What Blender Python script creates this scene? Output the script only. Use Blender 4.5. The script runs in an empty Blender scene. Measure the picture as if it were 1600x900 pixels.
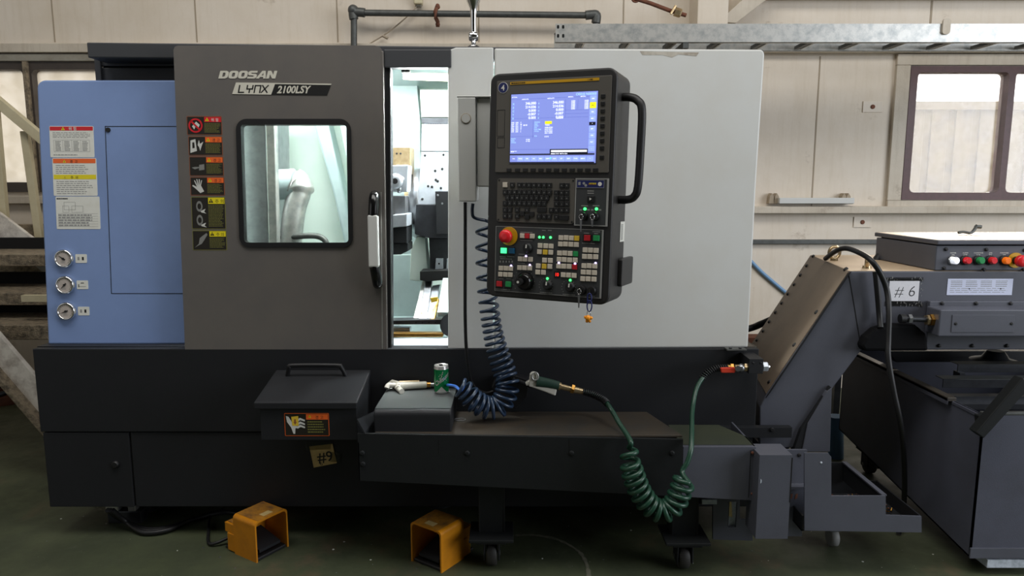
import bpy, bmesh, math, random
from mathutils import Vector, Matrix
from mathutils.geometry import tessellate_polygon
random.seed(7)
V = Vector
SC = bpy.context.scene
COL = SC.collection
PI = math.pi

# ------------------------------------------------------------------ camera
F_PX, PITCH, EYE = 1110.0, math.radians(8.1), 1.30
cam_d = bpy.data.cameras.new('camera'); cam = bpy.data.objects.new('camera', cam_d); COL.objects.link(cam)
cam_d.sensor_width = 36; cam_d.lens = 36 * F_PX / 1600; cam_d.clip_start = 0.05; cam_d.clip_end = 200
cam.location = (0, 0, EYE); cam.rotation_euler = (PI / 2 - PITCH, 0, 0)
SC.camera = cam
SC.view_settings.view_transform = 'Standard'
try: SC.view_settings.look = 'None'
except Exception: pass
SC.view_settings.gamma = 1.0
SC.view_settings.use_curve_mapping = False
SC.view_settings.exposure = 0.0

# ------------------------------------------------------------------ world and lights
w = bpy.data.worlds.new('sky'); SC.world = w; w.use_nodes = True
bg = w.node_tree.nodes['Background']
bg.inputs['Color'].default_value = (1.0, 0.97, 0.94, 1); bg.inputs['Strength'].default_value = 2.6

def area(name, loc, target, sx, sy, power, col=(1, 1, 1)):
    d = bpy.data.lights.new(name, 'AREA'); d.shape = 'RECTANGLE'; d.size = sx; d.size_y = sy; d.energy = power; d.color = col
    o = bpy.data.objects.new(name, d); COL.objects.link(o); o.location = loc
    o.rotation_euler = (V(target) - V(loc)).to_track_quat('-Z', 'Y').to_euler()
    return o
area('ceiling_light_bank', (0.0, 1.1, 4.7), (0.2, 2.2, 0), 5.5, 1.6, 150, (1, 0.98, 0.94))
area('bay_door_daylight', (5.6, 0.2, 2.3), (1.4, 3.0, 0.9), 3.4, 3.0, 210, (0.88, 0.93, 1.0))
sun_d = bpy.data.lights.new('sun', 'SUN'); sun = bpy.data.objects.new('sun', sun_d); COL.objects.link(sun)
sun_d.energy = 3.0; sun_d.angle = math.radians(12); sun_d.color = (1.0, 0.88, 0.74); sun.location = (8, 14, 5)
sun.rotation_euler = V((-1.28, -1.7, -0.68)).to_track_quat('-Z', 'Y').to_euler()
area('left_fill_light', (-4.6, -0.4, 2.2), (-2.3, 2.8, 0.3), 2.2, 2.4, 15, (0.9, 0.95, 1.0))  # added fill to brighten the left floor, no door there

# ------------------------------------------------------------------ photo measurements -> world
def ray(px, py):
    a = (px - 800) / F_PX; b = (450 - py) / F_PX
    return V((a, math.cos(PITCH) + b * math.sin(PITCH), -math.sin(PITCH) + b * math.cos(PITCH)))
CAMP = V((0, 0, EYE))
def P(px, py, Y):
    r = ray(px, py); return CAMP + r * (Y / r.y)
def PZ(px, py, z):
    r = ray(px, py); return CAMP + r * ((z - EYE) / r.z)

class Frame:
    """plane with in-plane axes ex, ez and outward normal en"""
    def __init__(s, o, ex, ez):
        s.o = V(o); s.ex = V(ex).normalized(); ez = V(ez); s.ez = (ez - s.ex * ez.dot(s.ex)).normalized(); s.en = s.ex.cross(s.ez).normalized()
    def pt(s, u, v, w=0): return s.o + s.ex * u + s.ez * v + s.en * w
    def uv(s, px, py, w=0):
        r = ray(px, py); q = s.o + s.en * w
        t = (q - CAMP).dot(s.en) / r.dot(s.en); p = CAMP + r * t - s.o
        return (p.dot(s.ex), p.dot(s.ez))
def YF(Y, lean=0.0, z0=0.723):   # frame facing the viewer at depth Y, leaning back
    return Frame((0, Y, z0), (1, 0, 0), (0, lean, 1))

# ------------------------------------------------------------------ materials
def lin(c):
    c = c / 255.0
    return c / 12.92 if c <= 0.04045 else ((c + 0.055) / 1.055) ** 2.4
def RGB(r, g, b): return (lin(r), lin(g), lin(b), 1)
MATS = {}
def pm(name, rgb, rough=0.5, metal=0.0, noise=None, bump=0.0, bscale=60, emit=0, spec=0.5, coat=0.0):
    """noise = (scale, second rgb, amount)"""
    m = bpy.data.materials.new(name); m.use_nodes = True; nt = m.node_tree; b = nt.nodes['Principled BSDF']
    b.inputs['Base Color'].default_value = RGB(*rgb); b.inputs['Roughness'].default_value = rough; b.inputs['Metallic'].default_value = metal
    b.inputs['Specular IOR Level'].default_value = spec
    if coat: b.inputs['Coat Weight'].default_value = coat; b.inputs['Coat Roughness'].default_value = 0.2
    tc = nt.nodes.new('ShaderNodeTexCoord')
    if noise:
        sc_, rgb2, amt = noise
        n = nt.nodes.new('ShaderNodeTexNoise'); n.inputs['Scale'].default_value = sc_; n.inputs['Detail'].default_value = 8; n.inputs['Roughness'].default_value = 0.65
        nt.links.new(tc.outputs['Object'], n.inputs['Vector'])
        cr = nt.nodes.new('ShaderNodeValToRGB'); cr.color_ramp.elements[0].position = 0.42; cr.color_ramp.elements[1].position = 0.68
        nt.links.new(n.outputs['Fac'], cr.inputs['Fac'])
        mul = nt.nodes.new('ShaderNodeMath'); mul.operation = 'MULTIPLY'; mul.inputs[1].default_value = amt
        nt.links.new(cr.outputs['Color'], mul.inputs[0])
        mx = nt.nodes.new('ShaderNodeMix'); mx.data_type = 'RGBA'
        mx.inputs['A'].default_value = RGB(*rgb); mx.inputs['B'].default_value = RGB(*rgb2)
        nt.links.new(mul.outputs[0], mx.inputs['Factor']); nt.links.new(mx.outputs['Result'], b.inputs['Base Color'])
    if bump:
        n2 = nt.nodes.new('ShaderNodeTexNoise'); n2.inputs['Scale'].default_value = bscale; n2.inputs['Detail'].default_value = 4
        nt.links.new(tc.outputs['Object'], n2.inputs['Vector'])
        bp = nt.nodes.new('ShaderNodeBump'); bp.inputs['Strength'].default_value = bump; bp.inputs['Distance'].default_value = 0.01
        nt.links.new(n2.outputs['Fac'], bp.inputs['Height']); nt.links.new(bp.outputs['Normal'], b.inputs['Normal'])
    if emit:
        b.inputs['Emission Color'].default_value = RGB(*rgb); b.inputs['Emission Strength'].default_value = emit
    MATS[name] = m; return m

pm('tank_dark', (28, 30, 31), 0.55, 0.0, (9, (24, 25, 26), 0.4), 0.08, 500, spec=0.25)
pm('body_dark', (33, 34, 37), 0.55, 0.0, (9, (30, 31, 33), 0.35), 0.08, 500, spec=0.3)
pm('dusty_lit_top', (206, 182, 152), 0.42, 0.0, (9, (176, 150, 122), 0.5))  # dust colour lightened further to paint in window light
pm('conveyor_dark', (84, 86, 96), 0.45, 0.0, (7, (72, 73, 80), 0.4), 0.08, 500)
pm('cart_dark', (82, 84, 96), 0.5, 0.0, (5, (70, 70, 76), 0.5), 0.08, 400, spec=0.3)
pm('roof_dark', (62, 63, 66), 0.55)
pm('door_brown', (118, 113, 108), 0.42, 0.35, (5, (106, 103, 102), 0.6), 0.05, 700)
pm('black_rubber', (22, 22, 24), 0.5)
pm('black_gloss', (14, 14, 15), 0.18)
pm('matte_black', (16, 16, 18), 0.8, spec=0.12)
pm('gap_black', (6, 6, 6), 0.9)
pm('panel_white', (205, 206, 203), 0.45, 0, (4, (196, 192, 182), 0.35))
pm('panel_white_dirty', (186, 180, 168), 0.6, 0, (14, (110, 92, 70), 0.75))
pm('panel_blue', (128, 152, 200), 0.45, 0, (3, (116, 138, 182), 0.5))
pm('tank_top', (62, 54, 44), 0.5, 0, (9, (50, 50, 48), 0.8), 0.05, 300)
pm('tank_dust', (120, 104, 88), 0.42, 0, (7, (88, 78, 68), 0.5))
pm('green_tint', (58, 62, 48), 0.5, 0, (6, (46, 52, 44), 0.6))
pm('wall_panel', (224, 212, 194), 0.6, 0, (2.2, (204, 188, 164), 0.55), 0.05, 40)
pm('girt_paint', (200, 190, 174), 0.65, 0, (8, (140, 120, 96), 0.6), 0.1, 120)
pm('girt_grey', (150, 146, 134), 0.6, 0, (8, (120, 112, 98), 0.6))
pm('seam_dark', (162, 148, 128), 0.8)
pm('win_frame', (88, 62, 62), 0.5, 0.1, (30, (60, 44, 44), 0.4))
pm('lit_lid_grey', (96, 100, 100), 0.3, 0.1)  # lamp light on the pump cover top, painted as a paler grey
pm('win_frame_left', (70, 62, 56), 0.5, 0.1, (30, (50, 44, 44), 0.4))
pm('galv', (194, 193, 188), 0.42, 0.75, (26, (150, 154, 154), 0.8), 0.05, 200)
pm('galv_dark', (92, 94, 92), 0.5, 0.5, (30, (70, 70, 68), 0.6))
pm('chrome', (225, 225, 225), 0.15, 1.0)
pm('steel', (170, 172, 176), 0.3, 0.9, (30, (130, 132, 134), 0.5))
pm('steel_dark', (74, 76, 80), 0.35, 0.7, (20, (50, 50, 54), 0.6))
pm('steel_bright', (200, 206, 214), 0.32, 0.45, (26, (170, 176, 186), 0.5))
pm('brass', (186, 140, 70), 0.3, 0.9, (40, (130, 90, 45), 0.5))
pm('brass_pale', (200, 178, 140), 0.3, 0.8, (60, (150, 120, 80), 0.5))
pm('rust', (120, 74, 54), 0.8, 0.1, (30, (84, 54, 44), 0.7))
pm('cabin_sheet', (214, 226, 218), 0.5, 0.0, (10, (186, 208, 196), 0.4))
pm('cabin_sheet_grey', (188, 206, 206), 0.35, 0.2, (12, (164, 182, 184), 0.5))
pm('cream', (206, 196, 164), 0.5, 0, (16, (186, 172, 138), 0.5))
pm('tread', (150, 136, 114), 0.6, 0.2, (40, (56, 50, 44), 0.8), 0.6, 160)
pm('pump_cover', (92, 96, 98), 0.35, 0.2)
pm('stringer_white', (226, 220, 210), 0.5, 0, (18, (110, 90, 76), 0.55))
pm('yellow', (206, 132, 8), 0.45, 0, (16, (160, 100, 20), 0.45), 0.03, 200)
pm('yellow_worn', (176, 120, 34), 0.55, 0, (22, (92, 64, 40), 0.85), 0.05, 200)
pm('green_case', (70, 96, 58), 0.5, 0, (20, (54, 70, 48), 0.6))
pm('pendant_black', (38, 37, 37), 0.45, 0, None, 0.1, 900)
pm('pendant_face', (88, 84, 78), 0.5)
pm('pendant_face_dark', (56, 58, 60), 0.5)
pm('key_dark', (24, 24, 25), 0.4)
pm('key_white', (214, 204, 188), 0.45)
pm('key_yellow', (226, 190, 60), 0.4)
pm('key_red', (196, 34, 44), 0.35)
pm('key_green', (40, 150, 84), 0.35)
pm('key_blue', (20, 110, 160), 0.35)
pm('key_green_lit', (60, 240, 130), 0.3, emit=2.2)
pm('lamp_green', (60, 255, 110), 0.3, emit=3.0)
pm('lamp_violet', (208, 190, 255), 0.3, emit=2.5)
pm('lamp_red', (255, 40, 30), 0.3, emit=2.0)
pm('lamp_white', (240, 244, 255), 0.3, emit=0.6)
pm('lamp_orange', (250, 120, 20), 0.35, emit=0.25)
pm('button_red', (232, 34, 44), 0.35, coat=0.3)
pm('ink_white', (226, 224, 218), 0.5)
pm('ink_grey', (150, 150, 148), 0.5)
pm('ink_black', (20, 20, 20), 0.5)
pm('logo_silver', (206, 202, 188), 0.45)
pm('label_white', (226, 226, 218), 0.5, 0, (30, (214, 212, 200), 0.5))
pm('label_blue_white', (214, 220, 244), 0.4)
pm('label_red', (206, 30, 40), 0.45)
pm('label_orange', (236, 104, 40), 0.45)
pm('label_yellow', (228, 210, 26), 0.45)
pm('label_yellow_text', (120, 118, 60), 0.5)
pm('label_black', (34, 30, 24), 0.45)
pm('label_brown', (140, 84, 58), 0.5)
pm('paper_tan', (196, 170, 112), 0.75, 0, (40, (150, 120, 70), 0.4))
pm('pictogram', (206, 206, 200), 0.5)
pm('pictogram_grey', (130, 130, 126), 0.5)
pm('paper_white', (226, 226, 232), 0.7)
pm('gauge_face', (190, 180, 172), 0.5, 0, (80, (160, 150, 140), 0.4))
pm('hose_navy', (36, 54, 78), 0.3, coat=0.3)
pm('hose_blue', (70, 120, 210), 0.3)
pm('hose_green', (30, 66, 50), 0.35)
pm('hose_green_dark', (34, 62, 50), 0.45)
pm('hose_grey_blue', (110, 150, 190), 0.4)
pm('can_green', (14, 120, 66), 0.25, 0.3)
pm('can_silver', (214, 212, 208), 0.25, 0.6)
pm('gun_white', (216, 212, 200), 0.35)
pm('valve_red', (210, 66, 44), 0.4)
pm('toy_orange', (240, 150, 20), 0.4)
pm('led_strip', (255, 240, 214), 0.3, emit=9)
pm('screen_blue', (132, 146, 222), 0.3, emit=0.8)
pm('screen_light', (150, 172, 238), 0.3, emit=0.9)
pm('screen_white', (238, 242, 255), 0.3, emit=1.0)
pm('screen_cyan', (170, 214, 240), 0.3, emit=0.9)
pm('screen_line', (70, 84, 170), 0.3, emit=0.6)
pm('screen_yellow', (244, 236, 30), 0.3, emit=0.95)
pm('screen_dark', (40, 40, 56), 0.3, emit=0.3)
pm('fanuc_yellow', (206, 156, 20), 0.4)
pm('badge_blue', (24, 34, 92), 0.4)
pm('oak_strip', (150, 120, 84), 0.6)
pm('neighbour_wall', (122, 112, 96), 0.8, 0, (3, (106, 95, 80), 0.6))
pm('yard', (150, 144, 132), 0.9)
pm('ceiling_sheet', (110, 108, 102), 0.8)
pm('far_wall_unlit', (84, 82, 76), 0.8)  # shade of the unlit far side put into the wall colour
pm('rubber_wheel', (48, 46, 44), 0.6)
pm('floor_scrape', (110, 108, 92), 0.7, 0, (30, (70, 74, 60), 0.9))
pm('snow_label', (196, 204, 214), 0.6, 0, (40, (120, 130, 140), 0.7))

def glass(name, tint=(1, 1, 1), diffuse=0.0, rough=0.0, refl=0.5, bump=0.0):
    m = bpy.data.materials.new(name); m.use_nodes = True; nt = m.node_tree
    for n in list(nt.nodes): nt.nodes.remove(n)
    out = nt.nodes.new('ShaderNodeOutputMaterial'); tr = nt.nodes.new('ShaderNodeBsdfTransparent'); tr.inputs['Color'].default_value = (*tint, 1)
    gl = nt.nodes.new('ShaderNodeBsdfGlossy'); gl.inputs['Roughness'].default_value = rough; gl.inputs['Color'].default_value = (1, 1, 1, 1)
    fr = nt.nodes.new('ShaderNodeFresnel'); fr.inputs['IOR'].default_value = 1.0 + refl
    mx = nt.nodes.new('ShaderNodeMixShader')
    nt.links.new(fr.outputs[0], mx.inputs[0]); nt.links.new(tr.outputs[0], mx.inputs[1]); nt.links.new(gl.outputs[0], mx.inputs[2])
    last = mx
    if diffuse:
        tl = nt.nodes.new('ShaderNodeBsdfTranslucent'); tl.inputs['Color'].default_value = (0.52, 0.505, 0.465, 1)
        n = nt.nodes.new('ShaderNodeTexNoise'); n.inputs['Scale'].default_value = 9; n.inputs['Detail'].default_value = 6
        tc = nt.nodes.new('ShaderNodeTexCoord'); nt.links.new(tc.outputs['Object'], n.inputs['Vector'])
        mr = nt.nodes.new('ShaderNodeMapRange'); mr.inputs['From Min'].default_value = 0.35; mr.inputs['From Max'].default_value = 0.65
        mr.inputs['To Min'].default_value = max(0, diffuse - bump); mr.inputs['To Max'].default_value = min(1, diffuse + bump)
        nt.links.new(n.outputs['Fac'], mr.inputs['Value'])
        m2 = nt.nodes.new('ShaderNodeMixShader'); nt.links.new(mr.outputs[0], m2.inputs[0])
        nt.links.new(mx.outputs[0], m2.inputs[1]); nt.links.new(tl.outputs[0], m2.inputs[2]); last = m2
    nt.links.new(last.outputs[0], out.inputs[0]); MATS[name] = m; return m
glass('pane_frosted', (1, 1, 1), 0.88, 0.1, 0.45, 0.1)
glass('pane_dusty', (1, 1, 1), 0.13, 0.02, 0.45, 0.12)
glass('pane_machine', (0.97, 0.99, 0.98), 0.0, 0.02, 0.5)
glass('clear_tape', (1, 1, 1), 0.06, 0.2, 0.4, 0.05)

def floor_material():
    m = bpy.data.materials.new('floor_green_paint'); m.use_nodes = True; nt = m.node_tree; b = nt.nodes['Principled BSDF']
    tc = nt.nodes.new('ShaderNodeTexCoord')
    def noise(s, d=8, r=0.65):
        n = nt.nodes.new('ShaderNodeTexNoise'); n.inputs['Scale'].default_value = s; n.inputs['Detail'].default_value = d; n.inputs['Roughness'].default_value = r
        nt.links.new(tc.outputs['Object'], n.inputs['Vector']); return n
    def ramp(n, a, c):
        r = nt.nodes.new('ShaderNodeMapRange'); r.inputs['From Min'].default_value = a; r.inputs['From Max'].default_value = c
        nt.links.new(n.outputs['Fac'], r.inputs['Value']); return r
    def mix(f, a, bb):
        x = nt.nodes.new('ShaderNodeMix'); x.data_type = 'RGBA'; nt.links.new(f.outputs[0], x.inputs['Factor'])
        if isinstance(a, tuple): x.inputs['A'].default_value = a
        else: nt.links.new(a.outputs['Result'], x.inputs['A'])
        x.inputs['B'].default_value = bb; return x
    x = mix(ramp(noise(2.5), 0.4, 0.65), RGB(78, 84, 62), RGB(58, 64, 46))
    x = mix(ramp(noise(1.1, 10, 0.75), 0.55, 0.72), x, RGB(106, 84, 66))
    x = mix(ramp(noise(14, 10, 0.8), 0.6, 0.75), x, RGB(94, 96, 82))
    x = mix(ramp(noise(95, 3, 0.5), 0.76, 0.79), x, RGB(190, 186, 170))
    nt.links.new(x.outputs['Result'], b.inputs['Base Color'])
    rr = ramp(noise(5), 0.3, 0.7); rr.inputs['To Min'].default_value = 0.35; rr.inputs['To Max'].default_value = 0.65
    nt.links.new(rr.outputs[0], b.inputs['Roughness'])
    bp = nt.nodes.new('ShaderNodeBump'); bp.inputs['Strength'].default_value = 0.15; nt.links.new(noise(60).outputs['Fac'], bp.inputs['Height']); nt.links.new(bp.outputs[0], b.inputs['Normal'])
    MATS['floor'] = m
floor_material()
def wall_material(name, base, dirt, spots):
    m = MATS[name]; nt = m.node_tree; b = nt.nodes['Principled BSDF']; tc = nt.nodes.new('ShaderNodeTexCoord')
    def layer(prev, scale, vec, lo, hi, amt, col):
        mp = nt.nodes.new('ShaderNodeMapping'); mp.inputs['Scale'].default_value = vec; nt.links.new(tc.outputs['Object'], mp.inputs['Vector'])
        n = nt.nodes.new('ShaderNodeTexNoise'); n.inputs['Scale'].default_value = scale; n.inputs['Detail'].default_value = 9; n.inputs['Roughness'].default_value = 0.7; nt.links.new(mp.outputs[0], n.inputs['Vector'])
        r = nt.nodes.new('ShaderNodeMapRange'); r.inputs['From Min'].default_value = lo; r.inputs['From Max'].default_value = hi; r.inputs['To Max'].default_value = amt; nt.links.new(n.outputs['Fac'], r.inputs['Value'])
        x = nt.nodes.new('ShaderNodeMix'); x.data_type = 'RGBA'; nt.links.new(r.outputs[0], x.inputs['Factor'])
        if prev is None: x.inputs['A'].default_value = RGB(*base)
        else: nt.links.new(prev.outputs['Result'], x.inputs['A'])
        x.inputs['B'].default_value = RGB(*col); return x
    x = layer(None, 1.6, (1, 1, 1), 0.4, 0.7, 0.5, dirt)
    x = layer(x, 5.0, (6, 6, 0.5), 0.5, 0.72, 0.35, dirt)
    x = layer(x, 4.2, (1, 1, 1.4), 0.62, 0.74, 0.7, spots)
    nt.links.new(x.outputs['Result'], b.inputs['Base Color'])
wall_material('wall_panel', (224, 213, 198), (200, 184, 160), (150, 130, 104))
wall_material('girt_paint', (204, 194, 178), (150, 134, 112), (120, 98, 76))

# ------------------------------------------------------------------ mesh builder
_TXT = {}
def text_mesh(s, bold=0.0, spacing=1.0):
    key = (s, bold, spacing)
    if key in _TXT: return _TXT[key]
    c = bpy.data.curves.new('t', 'FONT'); c.body = s; c.size = 1; c.offset = bold; c.space_character = spacing; c.resolution_u = 3; c.fill_mode = 'FRONT'
    o = bpy.data.objects.new('t', c); COL.objects.link(o)
    dg = bpy.context.evaluated_depsgraph_get(); me = o.evaluated_get(dg).to_mesh()
    vs = [tuple(v.co[:2]) for v in me.vertices]; fs = [tuple(p.vertices) for p in me.polygons]
    o.evaluated_get(dg).to_mesh_clear(); bpy.data.objects.remove(o); bpy.data.curves.remove(c)
    _TXT[key] = (vs, fs); return vs, fs

def rrect(u0, v0, u1, v1, r, n=5):
    if u0 > u1: u0, u1 = u1, u0
    if v0 > v1: v0, v1 = v1, v0
    out = []
    for cx, cy, a in ((u1 - r, v1 - r, 0), (u0 + r, v1 - r, 90), (u0 + r, v0 + r, 180), (u1 - r, v0 + r, 270)):
        for k in range(n + 1):
            t = math.radians(a + 90 * k / n); out.append((cx + r * math.cos(t), cy + r * math.sin(t)))
    return out
def circ(u, v, r, n=24, sx=1, a0=0): return [(u + r * sx * math.cos(2 * PI * k / n + a0), v + r * math.sin(2 * PI * k / n + a0)) for k in range(n)]

def catmull(pts, n=8):
    pts = [V(p) for p in pts]
    if len(pts) < 3: return pts
    out = []
    for i in range(len(pts) - 1):
        p0 = pts[max(i - 1, 0)]; p1 = pts[i]; p2 = pts[i + 1]; p3 = pts[min(i + 2, len(pts) - 1)]
        for k in range(n):
            t = k / n
            out.append(0.5 * ((2 * p1) + (p2 - p0) * t + (2 * p0 - 5 * p1 + 4 * p2 - p3) * t * t + (3 * p1 - 3 * p2 + p3 - p0) * t ** 3))
    out.append(pts[-1]); return out

class MB:
    def __init__(s, mat=None): s.v = []; s.f = []; s.m = []; s.sm = []; s.mats = []; s.cur = mat
    def mi(s, mat):
        mat = mat or s.cur
        if mat not in s.mats: s.mats.append(mat)
        return s.mats.index(mat)
    def add(s, vs, fs, mat=None, smooth=False):
        o = len(s.v); s.v += [V(p) for p in vs]; k = s.mi(mat)
        for f in fs: s.f.append([i + o for i in f]); s.m.append(k); s.sm.append(smooth)
        return s
    def prismv(s, pts, vec, mat=None, vec2=None):
        """3-D outline pushed along vec"""
        n = len(pts); vec = V(vec); pts = [V(p) for p in pts]
        nor = V((0, 0, 0))
        for i in range(n): nor += pts[i].cross(pts[(i + 1) % n])
        if nor.dot(vec) > 0: pts.reverse()
        vs = pts + [p + vec for p in pts]
        fs = [list(range(n)), list(range(2 * n - 1, n - 1, -1))] + [[i + n, (i + 1) % n + n, (i + 1) % n, i] for i in range(n)]
        return s.add(vs, fs, mat)
    def prism(s, fr, pts, w0, w1, mat=None):
        if w0 < w1: w0, w1 = w1, w0
        return s.prismv([fr.pt(u, v, w0) for u, v in pts], fr.en * (w1 - w0), mat)
    def box(s, fr, u0, u1, v0, v1, w0, w1, mat=None): return s.prism(fr, [(u0, v0), (u1, v0), (u1, v1), (u0, v1)], w0, w1, mat)
    def wbox(s, x0, x1, y0, y1, z0, z1, mat=None):
        return s.prismv([(x0, y0, z0), (x1, y0, z0), (x1, y0, z1), (x0, y0, z1)], (0, y1 - y0, 0), mat)
    def flat(s, fr, pts, w, mat=None):
        return s.add([fr.pt(u, v, w) for u, v in pts], [list(range(len(pts)))], mat)
    def holed(s, fr, outer, holes, w0, w1, mat=None):
        loops = [outer] + holes; flat = [p for l in loops for p in l]; n = len(flat)
        tris = tessellate_polygon([[V((u, v, 0)) for u, v in l] for l in loops])
        vs = [fr.pt(u, v, w0) for u, v in flat] + [fr.pt(u, v, w1) for u, v in flat]; fs = []
        for t in tris:
            a, b, c = [V((*flat[i], 0)) for i in t]
            if (b - a).cross(c - a).z < 0: t = (t[0], t[2], t[1])
            if w0 < w1: t = (t[0], t[2], t[1])
            fs.append(list(t)); fs.append([t[0] + n, t[2] + n, t[1] + n])
        st = 0
        for li, l in enumerate(loops):
            m = len(l); ar = sum(l[i][0] * l[(i + 1) % m][1] - l[(i + 1) % m][0] * l[i][1] for i in range(m))
            flip = (ar > 0) != (li > 0)
            for i in range(m):
                a, b = st + i, st + (i + 1) % m
                q = [a, b, b + n, a + n] if not flip else [b, a, a + n, b + n]
                fs.append(q)
            st += m
        return s.add(vs, fs, mat)
    def text(s, fr, u, v, txt, size, w, mat=None, bold=0.0, shear=0.0, sx=1.0, align='l', spacing=1.0, rot=0.0, fn=None):
        vs, fs = text_mesh(txt, bold, spacing)
        if not vs: return s
        wd = max(p[0] for p in vs); off = {'l': 0, 'c': -wd / 2, 'r': -wd}[align]; c, sn = math.cos(rot), math.sin(rot); out = []
        for x, y in vs:
            x2 = (x + off) * size * sx + y * size * shear; y2 = y * size
            a, b = u + x2 * c - y2 * sn, v + x2 * sn + y2 * c
            out.append(fn(a, b) if fn else fr.pt(a, b, w))
        return s.add(out, fs, mat)
    def tube(s, pts, r, seg=10, mat=None, smooth=True, close=False, cap=True):
        pts = [V(p) for p in pts]; n = len(pts); rs = r if isinstance(r, (list, tuple)) else [r] * n
        vs = []; up = None
        for i, p in enumerate(pts):
            if close: t = pts[(i + 1) % n] - pts[i - 1]
            else: t = pts[min(i + 1, n - 1)] - pts[max(i - 1, 0)]
            t.normalize()
            if up is None:
                up = V((0, 0, 1)) if abs(t.z) < 0.9 else V((1, 0, 0))
            up = up - t * up.dot(t)
            if up.length < 1e-6: up = t.orthogonal()
            up.normalize(); sd = t.cross(up)
            for k in range(seg):
                a = 2 * PI * k / seg; vs.append(p + (up * math.cos(a) + sd * math.sin(a)) * rs[i])
        fs = []
        for i in range(n if close else n - 1):
            j = (i + 1) % n
            for k in range(seg): fs.append([i * seg + k, i * seg + (k + 1) % seg, j * seg + (k + 1) % seg, j * seg + k])
        s.add(vs, fs, mat, smooth)
        if cap and not close:
            s.add(vs[:seg], [list(range(seg))[::-1]], mat); s.add(vs[-seg:], [list(range(seg))], mat)
        return s
    def cyl(s, p0, p1, r0, r1=None, seg=20, mat=None):
        return s.lathe(p0, V(p1) - V(p0), [(0, r0), ((V(p1) - V(p0)).length, r0 if r1 is None else r1)], seg, mat)
    def lathe(s, o, axis, prof, seg=24, mat=None, smooth=True):
        """prof: (distance along axis, radius); ends capped"""
        o = V(o); a = V(axis).normalized(); x = a.orthogonal().normalized(); y = a.cross(x); vs = []
        for h, r in prof:
            for k in range(seg):
                t = 2 * PI * k / seg; vs.append(o + a * h + (x * math.cos(t) + y * math.sin(t)) * r)
        n = len(prof); fs = []
        for i in range(n - 1):
            for k in range(seg): fs.append([i * seg + k, i * seg + (k + 1) % seg, (i + 1) * seg + (k + 1) % seg, (i + 1) * seg + k])
        s.add(vs, fs, mat, smooth)
        if prof[0][1] > 1e-5: s.add(vs[:seg], [list(range(seg))[::-1]], mat)
        if prof[-1][1] > 1e-5: s.add(vs[-seg:], [list(range(seg))], mat)
        return s
    def ball(s, c, r, mat=None, seg=18):
        m = 10; return s.lathe(V(c) - V((0, 0, r)), (0, 0, 1), [(r - r * math.cos(PI * k / m), max(r * math.sin(PI * k / m), 1e-6)) for k in range(m + 1)], seg, mat)
    def hexbolt(s, c, axis, r, h, mat=None): return s.lathe(c, axis, [(0, r), (h * .8, r), (h, r * .85)], 6, mat, False)

WP = {}
def build(name, mb, parent=None, pivot=None, bevel=0.0, seg=2, recalc=False):
    if pivot is None:
        xs = [p.x for p in mb.v]; ys = [p.y for p in mb.v]; zs = [p.z for p in mb.v]
        pivot = V(((min(xs) + max(xs)) / 2, (min(ys) + max(ys)) / 2, min(zs)))
    pivot = V(pivot)
    me = bpy.data.meshes.new(name); me.from_pydata([p - pivot for p in mb.v], [], mb.f)
    for k in mb.mats: me.materials.append(MATS[k])
    me.polygons.foreach_set('material_index', mb.m); me.polygons.foreach_set('use_smooth', mb.sm); me.update()
    if recalc:
        b = bmesh.new(); b.from_mesh(me); bmesh.ops.recalc_face_normals(b, faces=b.faces); b.to_mesh(me); b.free()
    o = bpy.data.objects.new(name, me); COL.objects.link(o); o.location = pivot; WP[o.name] = pivot
    if parent: o.parent = parent; o.location = pivot - WP[parent.name]
    if bevel:
        b = bmesh.new(); b.from_mesh(me); bmesh.ops.remove_doubles(b, verts=b.verts, dist=1e-6); b.to_mesh(me); b.free()
        md = o.modifiers.new('bevel', 'BEVEL'); md.width = bevel; md.segments = seg; md.limit_method = 'ANGLE'; md.angle_limit = math.radians(40)
        md.harden_normals = False
    return o
def copy_at(src, pos, parent=None):
    c = src.copy(); COL.objects.link(c); WP[c.name] = V(pos)
    c.parent = parent; c.location = V(pos) - (WP[parent.name] if parent else V((0, 0, 0)))
    return c
def tag(o, label, cat, group=None):
    o['label'] = label; o['category'] = cat
    if group: o['group'] = group
    return o
def thing(name, label, cat, loc, group=None):
    o = bpy.data.objects.new(name, None); COL.objects.link(o); o.location = loc; o.empty_display_size = 0.1; WP[o.name] = V(loc)
    return tag(o, label, cat, group)
def struct(name, mb, parent=None, bevel=0.0):
    o = build(name, mb, parent, bevel=bevel)
    if not parent: o['kind'] = 'structure'
    return o
# ================================================================== THE ROOM
YW = 4.5
WF = YF(YW, 0, 0)
FLOOR = MB('floor'); FLOOR.wbox(-6.5, 7.5, -5, YW + 0.1, -0.1, 0); struct('floor', FLOOR)
CE = MB('ceiling_sheet'); CE.wbox(-6.5, 7.5, -5, YW + 0.1, 5.0, 5.1); struct('ceiling', CE)
def wu(px, py): return WF.uv(px, py)
zt = wu(1420, 104)[1]; zb = wu(1405, 312)[1]
RX0 = wu(1421, 110)[0]; MX = (wu(1578, 110)[0] + wu(1564, 300)[0]) / 2; RX1 = 2 * MX - RX0
ztl = wu(40, 97)[1]; zbl = wu(60, 300)[1]
LMX = (wu(41, 110)[0] + wu(66, 290)[0]) / 2; LX0 = LMX - 1.15; LX1 = LMX + 1.15
wb = MB('wall_panel')
rect = lambda a, b, c, d: [(a, b), (c, b), (c, d), (a, d)]
wb.holed(WF, rect(-6.5, 0, 7.5, 5.0), [rect(LX0, zbl, LX1, ztl), rect(RX0, zb, RX1, zt)], 0, -0.12)
struct('wall_back', wb)
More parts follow.
